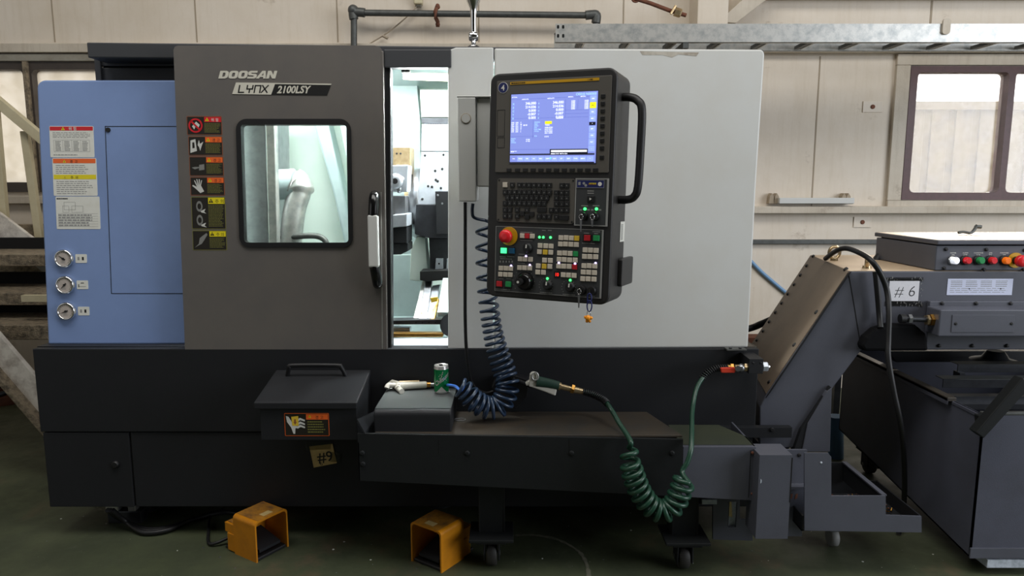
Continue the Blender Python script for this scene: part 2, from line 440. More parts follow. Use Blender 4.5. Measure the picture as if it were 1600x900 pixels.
for nm, x0 in (('wall_left', -6.6), ('wall_right', 7.5)):
    m = MB('wall_panel'); m.wbox(x0, x0 + 0.1, -5, YW + 0.1, 0, 5); struct(nm, m)
m = MB('far_wall_unlit'); m.wbox(-6.6, 7.6, -5.1, -5, 0, 5); struct('wall_front', m)

# panel seams: shallow dark joints between the sandwich panels
sm_ = MB('seam_dark')
for px, y0, y1 in ((83, 0, 68), (306, 0, 68), (527, 0, 72), (748, 0, 70), (974, 0, 60)):
    u = wu(px, 30)[0]; sm_.box(WF, u - 0.004, u + 0.004, wu(px, 66)[1], 3.6, 0.0, 0.002)
for px in (1281, 1060):
    u = wu(px, 100)[0]; sm_.box(WF, u - 0.004, u + 0.004, wu(px, 322)[1], wu(px, 88)[1], 0.0, 0.002)
u = wu(1455, 20)[0]; sm_.box(WF, u - 0.006, u + 0.006, wu(px, 66)[1], 3.6, 0.0, 0.002)
o = struct('trim_1', sm_)

def girt(n, y0, y1, dep, mat, x0=-6.5, x1=7.5, lip=None, lipmat=None):
    g = MB(mat); za, zb_ = wu(800, y1)[1], wu(800, y0)[1]
    g.box(WF, x0, x1, za, zb_, 0, dep)
    if lip:
        g.box(WF, x0, x1, za - lip, za + 0.004, 0, dep + 0.03, lipmat or mat)
    return struct('trim_%d' % n, g, bevel=0.004)
girt(2, 70, 84, 0.05, 'girt_paint')
girt(3, 86, 97, 0.035, 'girt_grey', x1=wu(152, 90)[0] + 0.6)
girt(4, 322, 333, 0.06, 'girt_paint', x0=0.9)
girt(5, 374, 381, 0.03, 'galv_dark', x0=0.9)
girt(6, -8, 1, 0.08, 'girt_paint', x0=wu(1180, 0)[0])
girt(7, 306, 318, 0.05, 'girt_paint', x1=-1.0)
# window surround of the right window (cream folded sheet)
sr = MB('girt_paint')
sr.box(WF, RX0 - 0.09, RX0 - 0.005, zb - 0.004, zt + 0.004, 0, 0.025); sr.box(WF, RX0 - 0.09, RX1 + 0.1, zt + 0.005, zt + 0.07, 0, 0.025)
sr.box(WF, RX0 - 0.09, RX1 + 0.1, zb - 0.06, zb - 0.005, 0, 0.03)
struct('trim_8', sr, bevel=0.003)

def window(n, x0, x1, z0, z1, mx, fmat, pane, fw=0.05, zsplit=None):
    t = MB(fmat)
    t.holed(WF, rect(x0, z0, x1, z1), [rrect(x0 + fw, z0 + fw, mx - fw * .45, z1 - fw * .8, 0.03)[::1], rrect(mx + fw * .45, z0 + fw, x1 - fw, z1 - fw * .8, 0.03)], 0.02, -0.06)
    o = struct('window_%d' % n, t)
    for a, b in ((x0 + fw * .8, mx - fw * .3), (mx + fw * .3, x1 - fw * .8)):
        p = MB(pane); p.box(WF, a, b, z0 + fw * .8, z1 - fw * .6, -0.03, -0.034); build('window_pane', p, o)
    return o
window(1, LX0, LX1, zbl, ztl, LMX, 'win_frame_left', 'pane_frosted', 0.06)
window(2, RX0, RX1, zb, zt, MX, 'win_frame', 'pane_dusty', 0.045)
# the frame rebate of the left window mullion
mm = MB('tread'); mm.box(WF, LMX - 0.006, LMX + 0.014, zbl, ztl, 0.02, 0.05); struct('trim_9', mm)

# outside: the neighbouring shed and the yard
nb = MB('neighbour_wall'); nz = P(1500, 172, 9.0).z
for k in range(44):
    x = 2.2 + k * 0.3
    nb.prismv([(x, 9, -0.3), (x + .2, 9, -0.3), (x + .22, 9.03, -0.3), (x + .3, 9.03, -0.3), (x + .3, 9.3, -0.3), (x, 9.3, -0.3)], (0, 0, nz + .3))
nb.wbox(2.2, 15.4, 8.95, 9.35, nz, nz + 0.1)
tag(build('neighbouring_shed', nb), 'corrugated beige shed standing outside the right-hand window', 'building')
yd = MB('yard'); yd.wbox(-12, 16, YW + 0.2, 16, -0.4, -0.3); o = build('yard_ground', yd); o['kind'] = 'structure'

# column, brace and beam at the top right
c = MB('wall_panel'); x0, x1 = wu(1077, 20)[0], wu(1123, 20)[0]
c.wbox(x0, x1, YW - 0.2, YW, 0, 4.9); o = build('steel_column', c, bevel=0.004); o['kind'] = 'structure'
c = MB('girt_paint'); c.prismv([P(1122, 34, 4.36), P(1150, 36, 4.36), P(1215, -14, 4.36), P(1175, -14, 4.36)], (0, 0.1, 0)); o = build('diagonal_brace', c, bevel=0.003); o['kind'] = 'structure'
c = MB('rust'); c.tube([P(990, -3, 4.3), P(1016, 5, 4.3), P(1045, 16, 4.3), P(1072, 24, 4.3)], 0.012)
c.tube(circ3 := [P(993 + 5 * math.cos(t), -1 + 4 * math.sin(t), 4.3) for t in [2 * PI * k / 14 for k in range(14)]], 0.006, 6, close=True)
c.tube([P(1048, 22, 4.28), P(1056, 9, 4.28)], 0.008, 8, 'brass_pale'); c.hexbolt(P(1054, 18, 4.3), (1, 0, -.3), 0.025, 0.04, 'brass_pale')
tag(build('turnbuckle_rod', c), 'thin rusty tie rod with turnbuckle beside the column at the top', 'rod')

# grey conduit
cd = thing('conduit_pipe', 'grey steel conduit pipe bent over the machine on the back wall', 'pipe', P(740, 24, 4.4))
YP = 4.4
m = MB('galv_dark'); m.tube([P(553, 80, YP), P(553, 18, YP)], 0.019, 14); m.tube([P(562, 20, YP), P(922, 24, YP)], 0.019, 14); m.tube([P(931, 28, YP), P(931, 90, YP)], 0.019, 14); build('pipe', m, cd)
for q in ([(553, 30), (552, 20), (560, 19), (570, 20)], [(915, 24), (925, 23), (932, 24), (931, 36)]):
    m = MB('galv_dark'); m.tube(catmull([P(a, b, YP) for a, b in q], 5), 0.027, 14); build('elbow', m, cd)
m = MB('galv_dark'); m.ball(P(552, 16, YP), 0.032); build('elbow_cap', m, cd)
m = MB('rust')
m.tube([P(684, 8, 4.46), P(682, 13, 4.44), P(680, 19, 4.37), P(681, 28, 4.37), P(684, 34, 4.45), P(684, 42, 4.46)], 0.012, 8); m.ball(P(684, 11, 4.44), 0.014); m.ball(P(684, 38, 4.44), 0.014); build('pipe_clamp', m, cd)
m = MB('seam_dark'); m.tube(catmull([P(652, 8, 4.48), P(640, 22, 4.47), P(610, 48, 4.47), (P(575, 70, 4.48))], 8), 0.004, 6)
m.tube([P(598, 56, 4.46), P(606, 60, 4.46)], 0.008, 6)
tag(build('wall_wire', m), 'thin wire hanging diagonally down the wall behind the conduit', 'wire')
m = MB('cream'); m.box(YF(4.5, 0, 0), wu(648, 0)[0], wu(661, 0)[0], wu(650, 9)[1], wu(650, -8)[1], 0, 0.05); m.box(WF, wu(650, 0)[0], wu(659, 0)[0], wu(650, 12)[1], wu(650, 8)[1], 0, 0.03, 'girt_grey')
tag(build('wall_sensor', m, bevel=0.006), 'small cream junction box on the wall above the conduit', 'junction box')

# cable ladder
YR0, YR1 = 3.88, 4.12
F0, F1 = YF(YR0, 0, 0), YF(YR1, 0, 0)
cl = thing('cable_ladder', 'galvanised cable ladder running level across the top right wall', 'cable tray', P(1200, 66, YR0))
zt0, zb0 = F0.uv(868, 37)[1], F0.uv(868, 66)[1]; xa = F0.uv(868, 50)[0]
for fr, xs in ((F0, xa), (F1, F1.uv(866, 60)[0])):
    m = MB('galv'); m.box(fr, xs, 4.2, zb0, zt0, 0, -0.012)
    m.box(fr, xs, 4.2, zt0 - 0.003, zt0, -0.012, -0.02 if fr is F0 else 0.03); m.box(fr, xs, 4.2, zb0, zb0 + 0.003, 0.004, -0.03)
    if fr is F0:
        for a, b in ((872, 42), (880, 42), (872, 56), (880, 56)):
            uu, vv = fr.uv(a, b); m.prism(fr, rrect(uu - .006, vv - .009, uu + .006, vv + .009, .004, 3), 0.0006, 0, 'gap_black')
    build('rail', m, cl)
x = xa + 0.12
while x < 4.1:
    m = MB('galv_dark'); m.wbox(x, x + 0.022, YR0 + 0.012, YR1 - 0.012, zb0 + 0.004, zb0 + 0.022); m.wbox(x + .03, x + 0.04, YR0 + 0.012, YR1 - 0.012, zb0 + 0.004, zb0 + 0.022, 'galv'); build('rung', m, cl); x += 0.245
m = MB('galv_dark')
for k in range(4): m.tube([(xa + .3, YR0 + .05 + k * .035, zb0 + .04), (4.2, YR0 + .05 + k * .035, zb0 + .04)], 0.014, 8, 'gap_black' if k % 2 else 'galv_dark')
tag(build('tray_cables', m), 'dark cables lying inside the galvanised cable ladder', 'cable')
m = MB('tread'); a, b = F0.uv(1477, 45); m.prism(F0, rrect(a - .02, b - .03, a + .02, b + .05, .015, 4), .012, 0, 'girt_paint'); build('hanger_clip', m, cl)
for x in (0.9, 3.4):
    m = MB('galv_dark'); m.wbox(x, x + .03, YR0 - .0, YW, zb0 - 0.03, zb0 + .001); o = build('ladder_bracket', m, cl)

# wall fittings at the right
def plate(n, px, py, w_, h_, label):
    u, v = wu(px, py); m = MB('wall_panel'); m.box(WF, u - w_, u + w_, v - h_, v + h_, 0, 0.006); m.cyl(WF.pt(u, v, 0.006), WF.pt(u, v, 0.012), 0.014, 0.012, 16, 'rust')
    tag(build('cover_plate', m, bevel=.001), label, 'wall plate')
plate(0, 1363, 167, 0.06, 0.033, 'square cream cover plate left of the right window')
plate(1, 1347, 347, 0.055, 0.033, 'pale cover plate on the wall under the white bracket rail')
br = thing('bracket_rail', 'white rail with clips resting on the wall ledge left of the window', 'rail', P(1268, 320, 4.45))
m = MB('panel_white'); a, b = WF.uv(1215, 318, .05); c_, d_ = WF.uv(1332, 309, .05)
m.box(WF, a, c_, b, d_, 0.05, 0.08); m.box(WF, a, c_, b, b + .01, 0.0, 0.05); build('rail', m, br, bevel=0.003)
for px in (1205, 1213, 1318, 1325):
    m = MB('stringer_white'); u0 = WF.uv(px, 310, .05)[0]; z0_, z1_ = WF.uv(px, 318, .05)[1], WF.uv(px, 302, .05)[1]
    m.prism(WF, [(u0 - .012, z0_), (u0 + .018, z0_), (u0 + .016, z1_ - .02), (u0 + .003, z1_), (u0 - .008, z1_ - .02)], 0.0, 0.05, 'seam_dark'); build('clip', m, br)

# ------------------------------------------------------------------ staircase at the left
st = thing('steel_staircase', 'cream railed metal staircase with checker-plate treads behind the blue cabinet', 'staircase', P(20, 640, 3.3))
def bar(px0, py0, Y0, px1, py1, Y1, hw, hd, mat, name, parent):
    a, b = P(px0, py0, Y0), P(px1, py1, Y1); d = (b - a).normalized(); s = d.cross(V((0, 1, 0))).normalized() * hw; t = V((0, hd, 0))
    m = MB(mat); m.prismv([a - s - t, a + s - t, b + s - t, b - s - t], t * 2); return build(name, m, parent, bevel=0.003)
bar(-40, 128, 3.9, 120, 262, 3.9, 0.026, 0.02, 'cream', 'handrail', st)
bar(39, 205, 3.93, 66, 400, 3.93, 0.02, 0.015, 'cream', 'post', st)
bar(-12, 120, 3.9, 8, 350, 3.9, 0.02, 0.015, 'cream', 'post', st)
for k, (ya, yb, xr) in enumerate(((398, 416, 67), (424, 424, 0), (458, 477, 92), (508, 531, 96))):
    if k == 1: continue
    Yn = (3.45, 0, 3.3, 3.15)[k]
    zt_ = P(30, ya, Yn).z; zb_ = P(30, yb, Yn).z; xr_ = P(xr, ya, Yn).x
    m = MB('tread'); m.wbox(-4.2, xr_, Yn, Yn + 0.34, zt_ - 0.012, zt_); m.wbox(-4.2, xr_, Yn, Yn + 0.015, zb_, zt_ - 0.006); build('tread', m, st, bevel=0.003)
    m = MB('gap_black'); m.wbox(-4.2, xr_ - .02, Yn + .33, Yn + 0.345, zt_ - .0, zt_ + 0.06); build('riser', m, st)
bar(-40, 322, 3.85, 90, 420, 3.85, 0.06, 0.012, 'stringer_white', 'stringer', st)
bar(-40, 510, 3.05, 120, 695, 3.05, 0.07, 0.012, 'stringer_white', 'stringer', st)
bar(-40, 540, 3.02, 110, 714, 3.02, 0.012, 0.03, 'tread', 'stringer_flange', st)
m = MB('cream'); a = P(40, 466, 3.25); m.wbox(a.x, a.x + .5, 3.22, 3.25, a.z - .012, a.z + .018); build('tread_bracket', m, st)
bk = MB('tread'); bk.wbox(-4.3, -2.2, 3.95, 4.02, P(0, 440, 4).z, P(0, 350, 4).z); bk.wbox(-4.3, -2.2, 3.9, 3.98, P(0, 470, 4).z, P(0, 455, 4).z, 'stringer_white'); build('landing_plate', bk, st)
# clutter on the floor under the stairs
m = MB('steel_dark'); c0 = PZ(12, 618, 0.03)
for k in range(6):
    a = k * 1.1; m.tube([c0 + V((.09 * math.cos(a), .12 * math.sin(a), .02 * (k % 3))), c0 + V((.12 * math.cos(a + 1), .1 * math.sin(a + 1), .05 + .02 * (k % 2)))], 0.016, 8)
m.lathe(c0 + V((0, 0, -0.03)), (0, 0, 1), [(0, .13), (.05, .14), (.05, .12), (.02, .1)], 20, 'rust')
tag(build('pulley_scrap', m), 'dark metal scrap lying on the floor under the stairs', 'scrap')
# ================================================================== THE LATHE
D0 = 2.5
BF = YF(D0)                 # vertical front of the lower body
FP = YF(D0, 0.06)           # leaning front of the door
BL = YF(2.575, 0.075)       # leaning front of the blue cabinet
L = thing('cnc_lathe', 'large dark grey and white turning machine with sliding door in the centre', 'lathe', (-0.45, 3.1, 0))
def pts(fr, l, w=0): return [fr.uv(a, b, w) for a, b in l]

# ---- lower body, hollowed where the cabin pan sits
XL = (P(50, 545, D0).x + P(75, 793, D0).x) / 2; XR = (P(1186, 552, D0).x + P(1180, 668, D0).x) / 2
ZS = 0.723; ZM = P(300, 675, D0).z; ZK = P(300, 793, D0).z
lb = MB('body_dark'); lb.wbox(XL, XR, D0, D0 + 0.03, ZM, ZS); lb.wbox(XL, P(600, 545, 2.56).x, D0 + 0.03, 2.95, ZS - .01, ZS)
lb.wbox(P(598, 545, 2.56).x, P(705, 545, 2.56).x, D0 + 0.03, 2.56, ZS - .01, ZS)
lb.wbox(P(703, 545, 2.56).x, XR, D0 + 0.03, 2.95, ZS - .01, ZS, 'tank_top')
lb.wbox(XL, XL + .02, D0 + .03, 3.9, ZM, ZS - .01); lb.wbox(XR - .02, XR, D0 + .03, 3.9, ZM, ZS - .01); lb.wbox(XL, XR, 3.9, 3.92, ZM, ZS)
build('body_panel', lb, L, bevel=0.003)
XS = P(205, 730, D0).x
a = MB('body_dark'); a.wbox(XL + .005, XS - .003, D0 + .004, 3.9, ZK, ZM - 0.004); o = build('skirt_door', a, L, bevel=0.003)
u, v = BF.uv(180, 726); k = MB('black_rubber'); k.lathe(BF.pt(u, v, -.004), BF.en, [(0, .014), (.006, .014), (.010, .010)], 18); build('door_lock', k, o)
a = MB('body_dark'); a.wbox(XS + .003, XR - .005, D0 + .006, 3.9, ZK, ZM - 0.004); build('skirt_panel', a, L, bevel=0.003)
a = MB('gap_black'); a.wbox(XL + .02, XR - .02, D0 + .02, 3.88, ZM - .006, ZM + .002); a.wbox(XS - .01, XS + .01, D0 + .012, D0 + .05, ZK + .01, ZM); build('gap', a, L)
for x, y in ((-1.5, 2.75), (-.3, 2.8), (.7, 2.8), (-1.5, 3.6), (.7, 3.6)):
    a = MB('steel_dark'); a.cyl((x, y, 0), (x, y, .03), .06); a.cyl((x, y, .03), (x, y, ZK + .01), .02); build('levelling_foot', a, L)
# a rail under the right of the body
r_ = MB('body_dark'); u0, v0 = YF(2.47).uv(1040, 684); u1, v1 = YF(2.47).uv(1238, 668); r_.box(YF(2.47), u0, u1, v0, v1, 0, -0.028)
for px in (1131, 1206):
    uu, vv = YF(2.47).uv(px, 671); r_.hexbolt(YF(2.47).pt(uu, vv, 0), (0, -1, 0), .008, .006, 'black_rubber')
build('support_rail', r_, L, bevel=.003)

# ---- blue cabinet
b0 = pts(BL, [(57, 125), (272, 125), (289, 538), (75, 538)])
x0 = (b0[0][0] + b0[3][0]) / 2; x1 = -1.145; v1 = b0[0][1]; v0 = b0[3][1]
bc = MB('panel_blue'); bc.prism(BL, [(x0, v0), (x1, v0), (x1, v1)] + [(x0 + .03 - .03 * math.sin(t), v1 - .03 + .03 * math.cos(t)) for t in [PI / 2 * k / 6 for k in range(7)]], 0, -0.9)
BC = build('side_cabinet', bc, L, bevel=0.006)
# access door: an engraved rectangle with its lock
u0, v0 = BL.uv(164, 197); u1, v1 = BL.uv(300, 197); _, vb = BL.uv(177, 459)
a = MB('ink_black'); t = .0022
for q in ((u0, u1, v0 - t, v0), (u0, u1, vb, vb + t), (u0, u0 + t, vb, v0)): a.box(BL, *q, 0.0008, -0.001, 'ink_black')
a.cyl(BL.pt(*BL.uv(169, 203), 0), BL.pt(*BL.uv(169, 203), .004), .009, .008, 18, 'black_rubber')
build('access_door_outline', a, BC)

def textlines(m, fr, u0, u1, v0, v1, n, w, mat, h=0.32, jag=0.25):
    for k in range(n):
        v = v1 + (v0 - v1) * (k + .5) / n; hh = abs(v0 - v1) / n * h / 2; x = u0; e = u1 - random.random() * jag * (u1 - u0)
        while x < e:
            l = random.uniform(.05, .14) * (u1 - u0); m.flat(fr, [(x, v - hh), (min(x + l, e), v - hh), (min(x + l, e), v + hh), (x, v + hh)], w, mat); x += l + .022 * (u1 - u0)
def rectf(m, fr, u0, u1, v0, v1, w, mat): m.flat(fr, [(u0, v0), (u1, v0), (u1, v1), (u0, v1)], w, mat)
def sub(u0, u1, v0, v1):
    return lambda a, b: (u0 + a * (u1 - u0), v1 - b * (v1 - v0))
def tri_sign(m, fr, u, v, s, w, c1='label_yellow', c2='ink_black'):
    m.flat(fr, [(u - s, v - s * .8), (u + s, v - s * .8), (u, v + s)], w, c1); m.flat(fr, [(u - s * .12, v - s * .3), (u + s * .12, v - s * .3), (u + s * .12, v + s * .4), (u - s * .12, v + s * .4)], w + .0003, c2)
    m.flat(fr, [(u - s * .12, v - s * .62), (u + s * .12, v - s * .62), (u + s * .12, v - s * .42), (u - s * .12, v - s * .42)], w + .0003, c2)

u0, v1 = BL.uv(77, 197); u1 = BL.uv(146, 197)[0]; vy = lambda py: BL.uv(110, py)[1]
m = MB('label_white'); m.prism(BL, rrect(u0, vy(246), u1, v1, .004, 3), 0, .0008, 'label_white')
rectf(m, BL, u0 + .002, u1 - .002, vy(204), v1 - .002, .0012, 'label_red'); uc = (u0 + u1) / 2
tri_sign(m, BL, uc - .03, vy(201), .007, .0016); m.text(BL, uc - .01, vy(203.5), '위 험', .014, .0016, 'label_white', .01)
textlines(m, BL, u0 + .012, u1 - .01, vy(216), vy(206), 4, .0012, 'ink_grey')
for k in range(5): x = u0 + .014 + k * (u1 - u0 - .03) / 4; rectf(m, BL, x, x + .0008, vy(237), vy(219), .0012, 'ink_grey')
for k in range(2): rectf(m, BL, u0 + .014, u1 - .016, vy(219 + k * 18), vy(219 + k * 18) + .0008, .0012, 'ink_grey')
for k in range(4): x = u0 + .02 + k * (u1 - u0 - .03) / 4; textlines(m, BL, x, x + .022, vy(236), vy(220), 7, .0012, 'ink_grey', .5)
textlines(m, BL, u0 + .012, u1 - .06, vy(244), vy(240), 1, .0012, 'ink_grey')
build('warning_label', m, BC)
m = MB('label_white'); du = .006; m.prism(BL, rrect(u0 + du, vy(306), u1 + du, vy(247), .004, 3), 0, .0008, 'label_white')
rectf(m, BL, u0 + du + .003, u1 + du - .003, vy(255), vy(248), .0012, 'label_orange'); m.text(BL, uc - .01, vy(254.3), '경  고', .012, .0016, 'ink_black'); tri_sign(m, BL, uc - .03, vy(252), .006, .0016)
rectf(m, BL, u0 + du + .003, u1 + du - .003, vy(280), vy(273), .0012, 'label_yellow'); m.text(BL, uc - .01, vy(279.3), '주  의', .012, .0016, 'ink_black'); tri_sign(m, BL, uc - .03, vy(277), .006, .0016)
textlines(m, BL, u0 + .018, u1 - .006, vy(272), vy(257), 5, .0012, 'ink_grey'); textlines(m, BL, u0 + .018, u1 - .01, vy(304), vy(282), 7, .0012, 'ink_grey')
build('warning_label', m, BC)
m = MB('label_white'); du = .012; m.prism(BL, rrect(u0 + du, vy(358), u1 + du, vy(307), .004, 3), 0, .0008, 'label_white')
for q in ((100, 316, 118, 328), (112, 322, 130, 332), (98, 322, 108, 332)):
    a_, b_ = BL.uv(q[0], q[1]); c_, d_ = BL.uv(q[2], q[3])
    for rr in ((a_, c_, b_, b_ + .0009), (a_, c_, d_, d_ + .0009), (a_, a_ + .0009, d_, b_), (c_, c_ + .0009, d_, b_)): rectf(m, BL, rr[0], rr[1], min(rr[2:]), max(rr[2:]), .0012, 'ink_grey')
textlines(m, BL, u0 + .016, u0 + .06, vy(312), vy(309), 1, .0012, 'ink_black', .6)
for k in range(6): rectf(m, BL, u0 + .018, u1 + .004, vy(334 + 4 * k), vy(334 + 4 * k) + .0007, .0012, 'ink_grey')
for k in range(5): textlines(m, BL, u0 + .02, u1 - .006, vy(338 + 4 * k), vy(334 + 4 * k), 1, .0013, 'ink_grey', .5)
build('hydraulic_diagram_label', m, BC)
for k, (px, py, lx, ang) in enumerate(((102, 404, 127, 145), (104, 445, 129, 225), (106, 486, 131, 200))):
    u, v = BL.uv(px, py); g = MB('chrome')
    g.lathe(BL.pt(u, v, 0), BL.en, [(0, .033), (.012, .033), (.016, .030), (.016, .027), (.011, .0265)], 36)
    g.cyl(BL.pt(u, v, .004), BL.pt(u, v, .0125), .027, .027, 32, 'gauge_face')
    for t in range(-40, 221, 20): a = math.radians(t); c, s_ = math.cos(a), math.sin(a); g.flat(BL, [(u + .022 * c - .0006 * s_, v + .022 * s_ + .0006 * c), (u + .022 * c + .0006 * s_, v + .022 * s_ - .0006 * c), (u + .025 * c + .0006 * s_, v + .025 * s_ - .0006 * c), (u + .025 * c - .0006 * s_, v + .025 * s_ + .0006 * c)], .0129, 'ink_black')
    textlines(g, BL, u - .009, u + .009, v - .018, v - .010, 2, .0129, 'ink_grey')
    o = build('pressure_gauge', g, BC); a = math.radians(ang); c, s_ = math.cos(a), math.sin(a)
    n = MB('ink_black'); n.prism(BL, [(u - .008 * c - .0022 * s_, v - .008 * s_ + .0022 * c), (u - .008 * c + .0022 * s_, v - .008 * s_ - .0022 * c), (u + .019 * c, v + .019 * s_)], .013, .0145)
    n.cyl(BL.pt(u, v, .013), BL.pt(u, v, .016), .004, .004, 12); build('needle', n, o)
    u, v = BL.uv(lx, py); m = MB('label_white'); m.prism(BL, rrect(u - .021, v - .016, u + .021, v + .016, .003, 3), 0, .001)
    if k == 1:
        rectf(m, BL, u - .014, u + .014, v - .007, v - .006, .0014, 'ink_black'); rectf(m, BL, u - .015, u - .012, v - .009, v + .002, .0014, 'ink_black'); textlines(m, BL, u - .006, u + .006, v + .004, v + .009, 1, .0014, 'ink_black', .6)
    else:
        for d in ((-.010, .004), (.006, .013))[::1 if k else -1]: m.prism(BL, [(u + d[0] - .003, v - .006), (u + d[0] + .004, v - .006), (u + d[0] + .004, v + .006), (u + d[0] - .003, v + .006)], .001, .0014, 'ink_grey' if d[0] < 0 else 'ink_black')
    build('gauge_label', m, BC)

# ---- roof and upper body
RF = YF(2.62); u0, vt = RF.uv(135, 66); ub, vb = RF.uv(137, 90); u1, vr = RF.uv(1194, 78)
rf = MB('roof_dark'); rf.prism(RF, [(u0, vb), (u1, RF.uv(1194, 99)[1]), (u1, vr), (u0, vt)], 0, -0.95); build('roof', rf, L, bevel=0.004)
UF = YF(2.74); u0 = UF.uv(151, 110)[0]; u1 = UF.uv(300, 110)[0]
up = MB('roof_dark'); up.box(UF, u0, u1, 0.7, UF.uv(200, 105)[1] - .002, 0, -0.8); up.box(UF, u0, u1, UF.uv(200, 103)[1], UF.uv(200, 90)[1] + .03, 0, -0.8); up.box(UF, u0 + .02, u1, UF.uv(200, 108)[1] - .02, UF.uv(200, 100)[1], -0.012, -0.8, 'gap_black')
up.box(UF, u0 - .0, u0 + .022, .75, UF.uv(200, 92)[1], 0.012, 0); build('upper_panel', up, L, bevel=.002)
# closing walls of the enclosure behind the front
ew = MB('roof_dark'); XB = P(1175, 300, 2.55).x
ew.wbox(XB - .03, XB, 2.66, 3.58, ZS, RF.uv(1194, 99)[1] + ZS - .01); ew.wbox(P(272, 125, 2.6).x, XB, 3.55, 3.58, ZS, 1.72); build('rear_panel', ew, L)

# ---- white front panels
WP_ = Frame(FP.pt(0, 0, -0.015), FP.ex, FP.ez)
def wq(l): return pts(WP_, l)
wa = wq([(700, 547), (771, 545), (771, 74), (712, 74), (704, 77), (700, 84)])
m = MB('panel_white'); m.prism(WP_, wa, 0, -0.035); build('front_panel', m, L, bevel=0.004)
wa = wq([(772.5, 545), (1169, 543), (1181, 300), (1195, 84), (1193, 79), (1189, 77), (772.5, 75)])
m = MB('panel_white'); m.prism(WP_, wa, 0, -0.035)
FPN = build('front_panel', m, L, bevel=0.006)
m = MB('panel_white_dirty'); m.prism(WP_, pts(WP_, [(1000, 80), (1092, 82), (1088, 88), (1060, 85), (1050, 90), (1035, 86), (1004, 86)]), .0, .0006); build('grime_patch', m, FPN)
m = MB('roof_dark'); a, b = WP_.uv(698, 92); m.wbox(P(600, 90, 2.57).x, P(705, 90, 2.57).x, 2.57, 2.62, P(650, 106, 2.58).z, P(650, 78, 2.58).z); build('door_header', m, L, bevel=.003)

# ---- sliding door
dl = pts(FP, [(289, 546), (604, 546), (598, 80), (594, 74), (586, 71), (278, 71), (273, 73), (271, 78)])
hole = [FP.uv(a, b) for a, b in ()]
h0, h1 = FP.uv(369, 186), FP.uv(552, 387)
DW = rrect(h0[0] + .004, h1[1] + .004, h1[0] - .004, h0[1] - .004, .035, 6)
m = MB('door_brown'); m.holed(FP, dl, [DW], 0, -0.02)
DOOR = build('sliding_door', m, L)
m = MB('door_brown'); e0 = pts(FP, [(598, 80), (604, 546)]); m.prism(FP, [(e0[0][0] - .006, e0[0][1]), (e0[0][0] + .002, e0[0][1]), (e0[1][0] + .002, e0[1][1]), (e0[1][0] - .006, e0[1][1])], 0.001, -0.05)
build('door_edge', m, DOOR, bevel=.002)
e1 = pts(FP, [(600, 96), (611, 96), (613, 548), (605, 548)], -.03)
m = MB('steel_dark'); m.prism(FP, [(e1[0][0] - .02, e1[0][1]), e1[1], e1[2], (e1[3][0] - .02, e1[3][1])], -.022, -.06, 'body_dark'); m.prism(FP, [(e1[1][0] - .004, e1[1][1]), e1[1], e1[2], (e1[2][0] - .004, e1[2][1])], -.018, -.024, 'steel')
build('door_seal', m, DOOR)
g0, g1 = FP.uv(377, 195), FP.uv(545, 379)
m = MB('black_rubber'); m.holed(FP, rrect(h0[0], h1[1], h1[0], h0[1], .038, 6), [rrect(g0[0], g1[1], g1[0], g0[1], .012, 4)], .006, -.024); build('window_gasket', m, DOOR)
m = MB('pane_machine'); m.prism(FP, rrect(g0[0] - .006, g1[1] - .006, g1[0] + .006, g0[1] + .006, .014, 4), -.008, -.014); build('window_pane', m, DOOR)

# nameplate
def doosan():
    u0, v0 = FP.uv(341, 122.8); u1, v1 = FP.uv(434, 123.0)[0], FP.uv(341, 110.8)[1]; H = v1 - v0; sh = .30 * H; N = 6; W = (u1 - u0 - sh) / N; g = .05
    m = MB('logo_silver')
    def put(k, outer, holes=()):
        f = lambda l: [(u0 + (k + g / 2 + x * (1 - g)) * W + y * sh, v0 + y * H) for x, y in l]
        m.holed(FP, f(outer), [f(h) for h in holes], .0016, .0)
    def rr(x0, y0, x1, y1, r): return rrect(x0, y0, x1, y1, r, 4)
    put(0, [(0, 0), (.72, 0), (.93, .12), (1, .35), (1, .65), (.93, .88), (.72, 1), (0, 1)], [[(.34, .24), (.58, .24), (.66, .36), (.66, .64), (.58, .76), (.34, .76)]])
    for k in (1, 2): put(k, rr(0, 0, 1, 1, .3), [rr(.33, .24, .67, .76, .12)])
    put(3, [(0, 0), (.78, 0), (1, .14), (1, .46), (.84, .6), (.34, .63), (.34, .76), (.96, .76), (.96, 1), (.2, 1), (0, .86), (0, .54), (.16, .42), (.66, .38), (.66, .24), (0, .24)])
    put(4, [(-.08, 0), (.24, 0), (.34, .2), (.68, .2), (.72, 0), (1.02, 0), (.78, 1), (.42, 1)], [[(.44, .40), (.66, .40), (.61, .74)]])
    put(5, [(0, 0), (.31, 0), (.31, .56), (.66, 0), (1, 0), (1, 1), (.69, 1), (.69, .44), (.34, 1), (0, 1)])
    build('maker_name', m, DOOR)
doosan()
